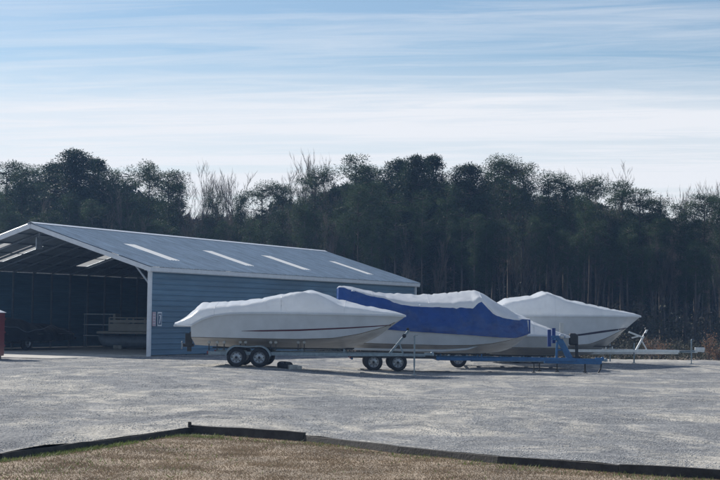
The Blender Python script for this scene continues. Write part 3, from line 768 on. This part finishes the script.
t4 = trailer('boat_trailer', 'low grey trailer mostly hidden behind the blue one', X(470, D4), X(545, D4), X(446, D4)+6.2, D4, Z(500, 358.0, D4), [X(458, D4)], M['galv'], yaw=R(-3), fend=True)

# clutter under boat 1
sp = empty('spare_wheel', (X(285, 53.2), 53.3, gz(X(285, 53.2), 53.3))); tag(sp, 'spare wheel lying flat under the trailer of the maroon striped boat', 'wheel')
wheel(sp, 0, 0, .0, .27, .18, -1); sp.rotation_euler = (R(-82), 0, R(20)); sp.location.z += .12
for px, lab in ((293, 'grey concrete block on the gravel beside the spare wheel'), (299, 'small pale chock on the gravel right of the spare wheel')):
    x = X(px, 53.0); tag(MB().box((x, 53.0, gz(x, 53)+.08), (.3 if px < 295 else .18, .2, .16 if px < 295 else .12), .3).build('concrete_block', M['block'], bevel=.01), lab, 'block')
for k, (px, D) in enumerate(((254, 52.75), (236, 52.75))):
    x = X(px, D)

# ------------------------------------------------------------------ things in the shed
# tarped boat along the left wall
tb_root = empty('tarped_boat', S2W(9.6, .6, .04), SRZ+math.pi/2); tag(tb_root, 'boat under a black tarpaulin inside the shed along its far left wall', 'boat')
mb = MB(); n = 60; vs = []
prof = [(0, .9), (.12, 1.25), (.35, 1.42), (2.4, 1.5), (3.0, 1.42), (3.4, 1.24), (5.0, 1.2), (6.6, 1.0), (7.4, .75)]
for i in range(n+1):
    x = 7.4*i/n; zt = smooth(prof, x); w = 1.15*(1-max(0, (x-3.5)/3.9)**2.2*.95)*(1 if x > .1 else .95)
    for j in range(17):
        a = math.pi*j/16; y = math.cos(a); zz = .42+(zt-.42)*abs(math.sin(a))**.8
        dd = .05*noise.noise((x*1.8, y*1.5, 3))+.03*noise.noise((x*5, y*4, 1)); vs.append((x, w*y*(1+dd), zz+dd))
fs = [(i*17+j, i*17+j+1, (i+1)*17+j+1, (i+1)*17+j) for i in range(n) for j in range(16)]
mb.add(vs, fs, True); mb.add(vs[:17], [tuple(range(17))]); mb.build('tarpaulin', M['tarp'], tb_root)
mb = MB(); vs = []
for i in range(n+1):
    x = .1+7.2*i/n; w = 1.08*(1-max(0, (x-3.5)/3.9)**2.2*.95); zk = .3+.35*max(0, (x-4.5)/2.9)**2
    for y, z in ((-w, .75), (-w*.85, .5), (0, zk), (w*.85, .5), (w, .75)): vs.append((x, y, z))
mb.add(vs, [(i*5+j, i*5+j+1, (i+1)*5+j+1, (i+1)*5+j) for i in range(n) for j in range(4)], True); mb.add(vs[:5], [(0, 1, 2, 3, 4)]); mb.build('hull', M['gelgrey'], tb_root)
q = MB(); q.tube([(x, -1.17*(1-max(0, (x-3.5)/3.9)**2.2*.95), .98+.12*math.sin(x*1.9)+.04*math.sin(x*5)) for x in [i*.2 for i in range(31)]], .014, 6); q.build('tie_rope', M['steel'], tb_root)
tt = empty('boat_trailer', S2W(9.6, 1.2, .04), SRZ+math.pi/2); tag(tt, 'dark trailer under the tarpaulin covered boat inside the shed', 'trailer')
for sy in (-1, 1):
    MB().beam((-.3, sy*.8, .5), (4, sy*.8, .5), .06, .1).build('side_rail', M['dark'], tt); MB().beam((4, sy*.8, .5), (6.9, sy*.05, .5), .06, .1).build('side_rail', M['dark'], tt); wheel(tt, 1.8, sy*1.02, .33, .33, .2, sy)
    MB().beam((.0, sy*.6, .57), (3.8, sy*.55, .57), .1, .05).build('bunk', M['dark'], tt)
MB().beam((1.8, -.95, .33), (1.8, .95, .33), .07, .07).build('axle', M['dark'], tt)
# pontoon boat, bow to the left
DP = 76.0
def LP(px, py): p = P(px, py, DP); return p
xa, xbb = LP(100.5, 333).x, LP(100.5, 333).x+5.6; pb = empty('pontoon_boat', ((xa+xbb)/2, DP, .04), 0)
tag(pb, 'beige pontoon boat with fenced seats inside the shed near the white post', 'boat')
hx = (xbb-xa)/2; zd = LP(120, 332.5).z-.04
MB().box((0, 0, zd), (2*hx, 2.3, .11)).build('deck', M['beige'], pb, bevel=.02)
for sy in (-1, 1):
    q = MB(); q.tube([(-hx+.35, sy*.78, zd-.42), (-hx+.12, sy*.78, zd-.22), (-hx+.05, sy*.78, zd-.12)][::-1]+[(-hx+.6, sy*.78, zd-.44), (hx-.2, sy*.78, zd-.44)], [.05, .14, .26, .29, .29], 14); q.build('pontoon', M['darkwood'], pb)
fz0, fz1 = zd+.07, LP(130, 317.5).z-.04
px0 = -hx+(LP(112.5, 320).x-xa)
for sy in (-1, 1):
    xk = px0
    while xk < hx-.2:
        w = .86; q = MB(); hh = fz1-fz0
        q.box((xk+w/2, sy*1.08, fz0+hh*.28), (w-.05, .05, hh*.52)); q.box((xk+w/2, sy*1.08, fz0+hh*.72), (w-.05, .05, hh*.2)); q.box((xk+w/2, sy*1.08, fz1-.02), (w, .06, .05))
        for e_ in (0, w): q.box((xk+e_*.98+.01, sy*1.08, fz0+hh/2), (.05, .06, hh))
        q.build('fence_panel', M['beige'], pb); xk += w+.02
for xk in (px0+.4, px0+2.2):
    q = MB(); q.box((xk, .3, fz0+.22), (.6, 1.4, .42)); q.box((xk-.25, .3, fz0+.6), (.14, 1.4, .5)); q.build('bench_seat', M['beige'], pb, bevel=.04)
q = MB()
for sy in (-1, 1):
    q = MB()
    q.tube([(-hx+.3, sy*1.05, fz1+.12), (px0, sy*1.05, fz1+.12)], .02, 6); q.tube([(-hx+.3, sy*1.05, fz0), (-hx+.3, sy*1.05, fz1+.12)], .02, 6)
    q.build('bow_rail', M['darkwood'], pb)
for sx in (-1, 1):
    for sy in (-1, 1):
        x = (xa+xbb)/2+sx*1.8; tag(MB().box((x, DP+sy*.78, .04+.09), (.4, .5, .18+.0)).build('support_block', M['block'], bevel=.01), 'concrete block carrying the pontoon boat inside the shed', 'block', 'blocks under the pontoon boat')
# metal rack
ax = LP(86, 314).x-.5; rk = empty('metal_rack', (ax+.9, DP+2.2, .04)); tag(rk, 'tall thin metal rack inside the shed left of the pontoon boat', 'rack')
for x in (-.8, .8):
    for y in (-.3, .3): MB().box((x, y, .85), (.05, .05, 1.7)).build('leg', M['darkwood'], rk)
for z in (.6, 1.15, 1.68): MB().box((0, 0, z), (1.7, .7, .04)).build('shelf', M['steel'], rk)

# red cabinet at left edge
DR = 57.5
p0 = G(3, 360.2); xr_ = P(4.4, 340, DR).x-.16
rc = empty('red_dumpster', (xr_-.9, DR, gz(xr_, DR))); tag(rc, 'dark red metal bin with a pale sloping lid at the left edge of the picture', 'bin')
zt = P(3, 313, DR).z; z2 = P(3, 308.5, DR).z
q = MB(); q.add([(-.9, -.7, .12), (.9, -.7, .12), (.9, .7, .12), (-.9, .7, .12), (-.9, -.7, zt), (.9, -.7, zt), (.9, .7, zt), (-.9, .7, zt)], [(3, 2, 1, 0), (4, 5, 6, 7), (0, 1, 5, 4), (1, 2, 6, 5), (2, 3, 7, 6), (3, 0, 4, 7)]); q.build('body', M['red'], rc, bevel=.02)
q = MB()
for z in (.5, 1.0, 1.5): q.box((0, -.72, z), (1.78, .05, .07)); q.box((.92, 0, z), (.04, 1.4, .07))
q.build('stiffening_ribs', M['red'], rc)
q = MB(); q.add([(-.98, -.78, zt+.01), (.96, -.78, zt+.01), (.96, .78, zt+.01), (-.98, .78, zt+.01), (-.3, -.4, zt+.42), (.5, -.4, zt+.22), (.5, .4, zt+.22), (-.3, .4, zt+.42)], [(3, 2, 1, 0), (4, 5, 6, 7), (0, 1, 5, 4), (1, 2, 6, 5), (2, 3, 7, 6), (3, 0, 4, 7)]); q.build('lid', M['trim'], rc, bevel=.02)
for sx in (-.75, .75):
    for sy in (-.5, .5): MB().box((sx, sy, .06), (.14, .14, .12)).build('foot', M['dark'], rc)

# ------------------------------------------------------------------ trees
def pine_parts(seed, h, crown0, rad, clumps, dense=False):
    rnd = random.Random(seed); rg = np.random.default_rng(seed)
    tr = MB(); k = 9; pts = []; bx, by = rnd.uniform(-.35, .35), rnd.uniform(-.2, .2)
    for i in range(k+1):
        t = i/k; pts.append((bx*math.sin(t*2.2), by*math.sin(t*3), h*.97*t))
    tr.tube(pts, [.17*(1-t/k)**.8*h/14+.02 for t in range(k+1)], 7)
    cl = []
    for c in range(clumps):
        t = rnd.random()**(.75 if not dense else .9); z = h*(crown0+(1-crown0)*t)
        env = math.sin(math.pi*min(1, .12+.88*(1-t)**.75))**.6 if not dense else (max(0, 1-(2*t-.85)**2*.75 if t > .42 else 1-(t-.42)**2*1.2))**.5
        lump = .68+.5*noise.noise((seed, z*.35, c % 5))
        a = rnd.uniform(0, 6.283); r = rad*env*(rnd.random()**.42)*(lump+.25*math.sin(a*2+seed+z*.5))
        tx = bx*math.sin(z/h*2.2); ty = by*math.sin(z/h*3)
        x, y = tx+math.cos(a)*r, ty+math.sin(a)*r; zt = z+rnd.uniform(-.1, .25)*r*.6
        cl.append((x, y, zt))
        if r > .4 and rnd.random() < .6:
            za = max(h*.2, z-r*rnd.uniform(.1, .4)); tr.tube([(tx, ty, za), (tx+(x-tx)*.5, ty+(y-ty)*.5, za+(zt-za)*.35), (x, y, zt)], [.035+.012*r, .03, .012], 4, caps=False)
    for _ in range(14):   # dead stubs below the crown
        z = h*rnd.uniform(.15, crown0+.1); a = rnd.uniform(0, 6.28); r = rnd.uniform(.4, 1.3); tr.tube([(0, 0, z), (math.cos(a)*r, math.sin(a)*r, z+rnd.uniform(-.2, .3))], [.022, .008], 3, caps=False)
    V = []; per = 150 if not dense else 80
    for (x, y, z) in cl:
        s_ = rnd.uniform(.32, .80) if not dense else rnd.uniform(.3, .62)
        d = rg.normal(size=(per, 3)); d /= np.linalg.norm(d, axis=1)[:, None]; c = d*(rg.random((per, 1))**.45)*np.array([s_*1.15, s_*1.15, s_*.62])+np.array([x, y, z])
        a = rg.normal(size=(per, 3)); a /= np.linalg.norm(a, axis=1)[:, None]; a = a*.6+d*.6
        b_ = rg.normal(size=(per, 3)); b_ = np.cross(a, b_); b_ /= np.linalg.norm(b_, axis=1)[:, None]+1e-6
        ln = rg.uniform(.09, .19, (per, 1)); wd_ = rg.uniform(.014, .038, (per, 1))*(1.25 if dense else 1)
        V.append(np.stack([c-b_*wd_, c+b_*wd_, c+a*ln], 1))
    V = np.concatenate(V).reshape(-1, 3)
    return tr, V
def make_pine(seed, h, crown0, rad, clumps, dense=False, name='pine_tree'):
    root = empty(name, (0, -500, 0)); tr, V = pine_parts(seed, h, crown0, rad, clumps, dense)
    h = max(max(v[2] for v in tr.v), float(V[:, 2].max()))
    tr.build('trunk', M['bark'], root, recalc=False)
    npmesh('crown', V, np.arange(len(V)).reshape(-1, 3), M['needles2' if dense else 'needles'], root)
    return root, h
def make_bare(seed, h, spread, name='bare_tree', leaf=False):
    rnd = random.Random(seed); root = empty(name, (0, -500, 0)); tr = MB(); tw = MB()
    def grow(p, d, ln, r, lev):
        pts = [p]; rs = [r]; q = p.copy(); dd = d.copy(); n = 5 if lev < 2 else 3
        for i in range(n):
            dd = (dd+Vector((rnd.gauss(0, .10), rnd.gauss(0, .10), rnd.uniform(0, .09 if lev else .03)))).normalized(); q = q+dd*(ln/n); pts.append(q.copy()); rs.append(r*(1-.72*(i+1)/n))
        (tr if lev < 1 else tw).tube(pts, rs, 6 if lev < 1 else 3, caps=False)
        if lev >= 3: return
        nb = (22, 8, 6)[lev]
        for b_ in range(nb):
            t = rnd.uniform(.3 if lev == 0 else .2, 1)**.8; i = min(n-1, int(t*n)); f = t*n-i; bp = pts[i].lerp(pts[i+1], f)
            a = rnd.uniform(0, 6.283); side = Vector((math.cos(a), math.sin(a), 0)); ang = rnd.uniform(.35, .8)*spread
            nd = (dd*math.cos(ang)+side*math.sin(ang)+Vector((0, 0, .25))).normalized()
            grow(bp, nd, ln*rnd.uniform(.22, .4)*(1.25-t*.55 if lev == 0 else 1.2), max(.011, rs[i]*.42), lev+1)
    grow(Vector((0, 0, 0)), Vector((rnd.uniform(-.05, .05), 0, 1)).normalized(), h, .10*h/12+.02, 0)
    h = max(v[2] for v in tw.v)
    tr.build('trunk', M['barkg'], root, recalc=False); tw.build('crown', M['twig'], root, recalc=False)
    return root, h
PINES = [make_pine(1, 14, .46, 1.9, 88), make_pine(2, 14, .58, 2.1, 66), make_pine(3, 13, .42, 1.6, 88), make_pine(4, 14, .64, 2.4, 66), make_pine(5, 12, .32, 1.6, 110)]
DENSE = [make_pine(11, 13, .18, 2.5, 430, True, 'evergreen_tree'), make_pine(12, 14, .12, 2.9, 500, True, 'evergreen_tree'), make_pine(13, 13, .30, 2.7, 400, True, 'evergreen_tree')]
BARES = [make_bare(21, 13, .75), make_bare(22, 13, .6), make_bare(23, 12, .85), make_bare(24, 13, .5)]
PROTOS = {'p': PINES, 'd': DENSE, 'b': BARES}
used = set()
LAB = {'p': 'slender dark pine with open clumped crown in the wood behind the lot', 'd': 'broad dense dark evergreen with foliage low down in the wood behind the lot', 'b': 'bare grey leafless tree among the pines of the wood'}
CAT = {'p': 'pine tree', 'd': 'evergreen tree', 'b': 'bare tree'}
GRP = {'p': 'pines in the wood', 'd': 'dense evergreens in the wood', 'b': 'bare trees in the wood'}
trnd = random.Random(5)
def plant(kind, i, x, D, h, lab=None, wide=1, xy=None):
    root, h0 = PROTOS[kind][i % len(PROTOS[kind])]
    key = (kind, i % len(PROTOS[kind]))
    o = root if key not in used else copy_tree(root)
    used.add(key)
    o.location = (x, D, -.25); s_ = h/h0; o.scale = (s_*wide, s_*wide, s_); o.rotation_euler = (0, 0, trnd.uniform(0, 6.28))
    tag(o, lab or LAB[kind], CAT[kind], GRP[kind]); return o
def ptree(kind, i, px, pytop, D, lab=None, wide=1):
    p = P(px, pytop, D); return plant(kind, i, p.x, D, p.z+.25, lab, wide)
SKY = [  # kind, proto, px, top py, distance, width, label
 ('p', 0, 4, 157, 116, 1.1, 'pine cut by the left edge of the picture above the shed'), ('p', 2, 22, 163, 114, 1, None), ('p', 1, 37, 163, 119, .9, None),
 ('d', 1, 76, 146.5, 112, 1.35, 'tallest broad rounded evergreen crown above the shed ridge at left'), ('d', 0, 96, 156, 115, .9, 'narrower evergreen touching the right side of the tallest left crown'),
 ('d', 2, 56, 160, 115, .9, 'evergreen touching the left side of the tallest left crown'),
 ('p', 3, 112, 167, 117, .9, None), ('p', 1, 131, 163, 113, .8, 'open pine with sky gaps left of the twin topped pine'), ('p', 3, 152, 159, 112, .95, 'twin topped pine above the second roof skylight'), ('p', 0, 166, 166, 114, 1.1, 'pine on the right shoulder before the gap of bare trees'), ('p', 2, 175, 178, 116, 1, None),
 ('b', 0, 211, 158, 113, .9, 'tallest pale bare tree in the gap between the left and middle pines'), ('b', 1, 196, 175, 116, 1, None), ('b', 2, 232, 166, 118, 1, None), ('b', 3, 245, 166, 117, .9, None), ('b', 1, 222, 178, 115, 1, None), ('b', 2, 280, 165, 121, .9, None), ('b', 0, 293, 163, 120, .9, None), ('b', 0, 186, 183, 120, 1, None),
 ('p', 1, 211, 186, 111, .7, 'small dark pine below the tallest pale bare tree'), ('p', 2, 241, 190, 113, .7, None), ('p', 3, 263, 178, 113, .9, 'pine with a rounded top left of the tall middle pines'), ('p', 0, 283, 180, 113, .8, None),
 ('p', 3, 316, 164, 112, .95, 'open crowned pine with a long clear trunk above the roof end'), ('b', 3, 330, 147, 116, .8, 'bare tree top poking up between the two middle pines'), ('b', 1, 320, 150, 119, .8, None),
 ('p', 4, 355, 151.5, 111, 1.0, 'tall narrow pine above the far end of the shed roof'), ('p', 0, 372, 160, 114, .9, None), ('p', 1, 388, 160, 116, .9, None),
 ('d', 1, 415, 152, 108, 1.0, 'massive dark evergreen left of centre wood, wider of the pair'), ('d', 0, 434, 152.5, 110, .9, 'dark evergreen on the right flank of the massive middle one'), ('d', 2, 402, 156, 113, .9, None),
 ('p', 1, 455, 164, 115, .8, None), ('d', 2, 473, 161, 109, 1.0, 'dark evergreen standing directly behind the peak of the blue wrapped boat'), ('p', 0, 492, 157, 113, 1, None), ('p', 3, 511, 151, 110, 1.0, 'tall pine with the highest top right of the middle of the wood'), ('p', 2, 524, 163, 113, 1, None),
 ('p', 1, 545, 168, 112, 1.0, 'pine with flat spreading top and open branches on the right half'), ('p', 3, 566, 170, 112, 1, None), ('b', 0, 575, 165, 118, .9, None), ('b', 2, 598, 163, 119, .9, 'pale bare tree rising above the pines behind the white boat'), ('p', 3, 588, 173, 112, 1, None), ('b', 1, 608, 168, 120, .9, None),
 ('p', 0, 624, 178, 108, 1.0, 'pine with a pointed top above the bow of the rightmost boat'), ('p', 4, 640, 186, 107, 1.1, None), ('p', 2, 662, 194, 108, 1.1, 'low topped pine right of the pointed one'), ('b', 3, 655, 190, 116, .9, None), ('b', 1, 676, 186, 116, .9, None), ('b', 2, 690, 181, 117, .9, None), ('b', 0, 704, 176, 116, .9, 'bare tree with fine twigs above the right edge pines'), ('b', 3, 718, 176, 117, .9, None),
 ('b', 3, 204, 168, 117, .8, None), ('b', 0, 225, 172, 119, .8, None), ('b', 2, 238, 174, 121, .8, None), ('b', 3, 300, 168, 119, .8, None), ('b', 1, 338, 156, 119, .8, None), ('b', 3, 126, 172, 121, .8, None), ('b', 2, 15, 158, 122, .8, None), ('b', 1, 585, 168, 121, .8, None), ('b', 3, 668, 184, 119, .8, None),
 ('p', 4, 684, 200, 106, 1.0, None), ('p', 0, 706, 190, 106, 1.0, None), ('p', 2, 722, 191, 108, 1, 'pine cut by the right edge of the picture'),
]
def skytop(px):
    return lerp([(-60, 165), (0, 168), (50, 170), (105, 172), (165, 175), (185, 196), (245, 200), (262, 188), (300, 182), (350, 165), (440, 163), (520, 165), (560, 178), (600, 183), (640, 195), (680, 202), (720, 200), (800, 200)], px)
for k, i, px, py, D, w, lab in SKY: ptree(k, i, px, py, D, lab, w)
rows_ = [(103, 13, 26), (108, 13, 18), (121, 10, 10), (127, 10, 8), (133, 10, 6)]
cnt = 0
for D, step, low in rows_:
    px = -40+trnd.uniform(0, step)
    while px < 760:
        if D < 107 and px < 330: px += step; continue
        kind = trnd.choices('pdb', (.44, .22 if px > 330 else .1, .34))[0]
        if 180 < px < 300: kind = trnd.choices('pb', (.35, .65))[0]
        if D < 110: kind = trnd.choice('ppb')
        ptree(kind, trnd.choice((1, 3, 0)) if D < 110 and kind == 'p' else trnd.randrange(6), px, skytop(px)+(3 if D < 115 else 8)+low*trnd.uniform(.4, 2.6), D+trnd.uniform(-2, 2), None, trnd.uniform(.6, .95)); cnt += 1
        px += step*trnd.uniform(.6, 1.4)
print('TREES', cnt+len(SKY))

# undergrowth and far wood as leaf masses
def mass(name, n, sampler, size, m, lab, cat):
    p = np.array([sampler() for _ in range(n)]); a = RNG.normal(size=(n, 3)); a /= np.linalg.norm(a, axis=1)[:, None]
    b_ = np.cross(a, RNG.normal(size=(n, 3))); b_ /= np.linalg.norm(b_, axis=1)[:, None]
    s_ = RNG.uniform(size[0], size[1], (n, 1)); v = np.stack([p-b_*s_*.35, p+b_*s_*.35, p+a*s_], 1).reshape(-1, 3)
    return tag(npmesh(name, v, np.arange(3*n).reshape(-1, 3), m), lab, cat, kind='stuff')
def s_far():
    x = random.uniform(-62, 62); y = random.uniform(136, 144); top = P(360+x/y*F, skytop(360+x/y*F)+24, y).z+1.4*noise.noise((x*.35, 0, 5)); return (x, y, -.3+(top+.3)*random.random()**.85)
mass('distant_wood', 110000, s_far, (.3, .9), M['farwood'], 'dark mass of far trees closing the wood behind the trunks', 'wood')
def s_under():
    while True:
        x = random.uniform(-38, 45); y = random.uniform(96, 112)
        if x < -3 and y < 99: continue
        hh = 2.4+2.2*noise.noise((x*.25, y*.3, 2))+1.2*noise.noise((x*.9, y*.9, 8))
        if hh > .3: return (x, y, -.3+hh*random.random()**1.1)
mass('undergrowth', 60000, s_under, (.06, .28), M['brush'], 'tangled grey brown undergrowth at the foot of the wood', 'undergrowth')
def s_low():
    while True:
        x = random.uniform(-2, 30); y = random.uniform(74, 92); hh = .55+.8*noise.noise((x*.35, y*.3, 12))+.35*noise.noise((x*1.3, y*1.3, 8))+.03*(y-74)
        if hh > .12: return (x, y, gz(x, y)-.25+hh*random.random())
mass('low_brush', 34000, s_low, (.04, .16), M['brush'], 'low tangled brush along the back edge of the gravel', 'brush')
# rust coloured saplings
def sapling(px, py, D, h, seed, lab, n=900, w=.5):
    rnd = random.Random(seed); rg = np.random.default_rng(seed); p = P(px, py, D); x0 = p.x; g = gz(x0, D)-.1
    root = empty('brown_shrub', (x0, D, g)); tag(root, lab, 'shrub', 'rust brown shrubs at the gravel edge'); st = MB(); C = []
    for k in range(9):
        a = rnd.uniform(0, 6.28); r = rnd.uniform(.2, w); z = h*rnd.uniform(.55, 1); tip = Vector((math.cos(a)*r, math.sin(a)*r, z)); st.tube([(0, 0, 0), (tip.x*.3, tip.y*.3, z*.5), tip], [.02, .014, .006], 4, caps=False)
        for q in range(n//9):
            t = rnd.uniform(.35, 1.05); C.append((tip.x*t**1.4+rnd.gauss(0, .09), tip.y*t**1.4+rnd.gauss(0, .09), z*t+rnd.gauss(0, .09)))
    st.build('stems', M['barkg'], root, recalc=False)
    c = np.array(C); m_ = len(c); a = rg.normal(size=(m_, 3)); a /= np.linalg.norm(a, axis=1)[:, None]; b_ = np.cross(a, rg.normal(size=(m_, 3))); b_ /= np.linalg.norm(b_, axis=1)[:, None]
    s_ = rg.uniform(.04, .08, (m_, 1)); v = np.stack([c-b_*s_*.4, c+b_*s_*.4, c+a*s_], 1).reshape(-1, 3)
    npmesh('leaves', v, np.arange(3*m_).reshape(-1, 3), M['deadleaf'], root)
sapling(651, 350, 74, 1.15, 1, 'rust brown shrub behind the tongue of the rightmost trailer', 400, .6)
sapling(660, 355, 75, .9, 2, 'small rust brown shrub just right of the bigger one behind the trailer tongue', 350, .5)
sapling(709, 350, 73, 1.45, 3, 'bright rust brown shrub beyond the trailer coupler at the right edge', 520, .45)
sapling(717, 355, 72.5, .8, 4, 'low rust brown shrub cut by the right edge of the picture', 500, .5)

# ------------------------------------------------------------------ light, sky, haze
SUN_EL = R(34); SAZ = (-.70, .714)
dirv = Vector((SAZ[0]*math.cos(SUN_EL), SAZ[1]*math.cos(SUN_EL), math.sin(SUN_EL))).normalized()
sl = bpy.data.lights.new('sun', 'SUN'); so = bpy.data.objects.new('sun', sl); COL.objects.link(so)
sl.energy = 5.0; sl.angle = R(.6); sl.color = (1, .94, .85); so.rotation_euler = dirv.to_track_quat('Z', 'Y').to_euler()
world = bpy.data.worlds.new('World'); scene.world = world; world.use_nodes = True
wt = world.node_tree; n = wt.nodes; l = wt.links
bg = n['Background']; out = n['World Output']
sk = n.new('ShaderNodeTexSky'); sk.sky_type = 'NISHITA'; sk.sun_disc = False; sk.sun_elevation = SUN_EL
sk.sun_rotation = math.atan2(SAZ[0], SAZ[1]); sk.air_density = 1.0; sk.dust_density = .3; sk.ozone_density = 2.0
tint = n.new('ShaderNodeMix'); tint.data_type = 'RGBA'; tint.blend_type = 'MULTIPLY'; tint.inputs[0].default_value = 1
tint.inputs[7].default_value = (.93, .98, 1.0, 1); l.new(sk.outputs[0], tint.inputs[6])
l.new(tint.outputs[2], bg.inputs[0]); bg.inputs[1].default_value = .08
tc = n.new('ShaderNodeTexCoord'); sep = n.new('ShaderNodeSeparateXYZ'); l.new(tc.outputs['Generated'], sep.inputs[0])
def mth(op, a, b_=None, c=None, clamp=False):
    x = n.new('ShaderNodeMath'); x.operation = op; x.use_clamp = clamp
    for i, q in enumerate((a, b_, c)):
        if q is None: continue
        if isinstance(q, (int, float)): x.inputs[i].default_value = q
        else: l.new(q, x.inputs[i])
    return x.outputs[0]
zc = mth('MAXIMUM', sep.outputs[2], .02); zc = mth('ADD', zc, .03)
u = mth('DIVIDE', sep.outputs[0], zc); v = mth('DIVIDE', sep.outputs[1], zc)
cb = n.new('ShaderNodeCombineXYZ'); l.new(mth('MULTIPLY', u, .22), cb.inputs[0]); l.new(mth('ADD', mth('MULTIPLY', v, 1.0), mth('MULTIPLY', u, .16)), cb.inputs[1])
def wn(sc, det, ro, dist, off):
    mp = n.new('ShaderNodeMapping'); mp.inputs['Location'].default_value = off; l.new(cb.outputs[0], mp.inputs[0])
    a = n.new('ShaderNodeTexNoise'); a.inputs['Scale'].default_value = sc; a.inputs['Detail'].default_value = det; a.inputs['Roughness'].default_value = ro; a.inputs['Distortion'].default_value = dist
    l.new(mp.outputs[0], a.inputs['Vector']); return a.outputs['Fac']
n1 = wn(2.1, 6, .55, .5, (3, 1.3, 0)); n2 = wn(.7, 3, .5, .2, (7, 4.2, 2))
thick = mth('MULTIPLY', mth('SUBTRACT', v, 4.9), .62)      # the veil lies farther off: thicker towards the horizon
thick = mth('MINIMUM', mth('MAXIMUM', thick, 0), .70)
streak = mth('MULTIPLY', mth('SUBTRACT', mth('ADD', mth('MULTIPLY', n1, .65), mth('MULTIPLY', n2, .35)), .42), 2.6)
n3 = wn(4.2, 8, .68, 1.4, (1, 9.3, 5))
streak = mth('ADD', streak, mth('MULTIPLY', mth('SUBTRACT', n3, .5), 1.9))
streak = mth('ADD', mth('MULTIPLY', mth('MAXIMUM', streak, 0), .55), .02)
wob = mth('MULTIPLY', mth('SUBTRACT', n2, .5), 2.2)
fac = mth('ADD', streak, mth('MAXIMUM', mth('ADD', thick, mth('MULTIPLY', wob, mth('MINIMUM', thick, .5))), 0), clamp=True)
fac = mth('MULTIPLY', fac, .95)
bg2 = n.new('ShaderNodeBackground'); bg2.inputs[0].default_value = (.72, .735, .77, 1); bg2.inputs[1].default_value = 1.0
mxs = n.new('ShaderNodeMixShader'); l.new(fac, mxs.inputs[0]); l.new(bg.outputs[0], mxs.inputs[1]); l.new(bg2.outputs[0], mxs.inputs[2]); l.new(mxs.outputs[0], out.inputs['Surface'])
# blue haze volume, added to stand in for the camera's veil over dark tones
hz = MB().box((0, 55, 8.6), (300, 230, 19.6)).build('haze', bpy.data.materials.new('haze_veil')); tag(hz, 'thin blue haze added over the lot and wood to veil the dark tones', 'haze', kind='stuff')
hm = hz.data.materials[0]; hm.use_nodes = True; hn = hm.node_tree.nodes; hn.remove(hn['Principled BSDF'])
pv = hn.new('ShaderNodeVolumePrincipled'); pv.inputs['Color'].default_value = (.32, .55, 1, 1); pv.inputs['Density'].default_value = .00045; pv.inputs['Anisotropy'].default_value = .3
hm.node_tree.links.new(pv.outputs[0], hn['Material Output'].inputs['Volume'])

scene.view_settings.view_transform = 'Standard'; scene.view_settings.look = 'None'; scene.view_settings.exposure = .3; scene.view_settings.gamma = 1
scene.render.engine = 'CYCLES'
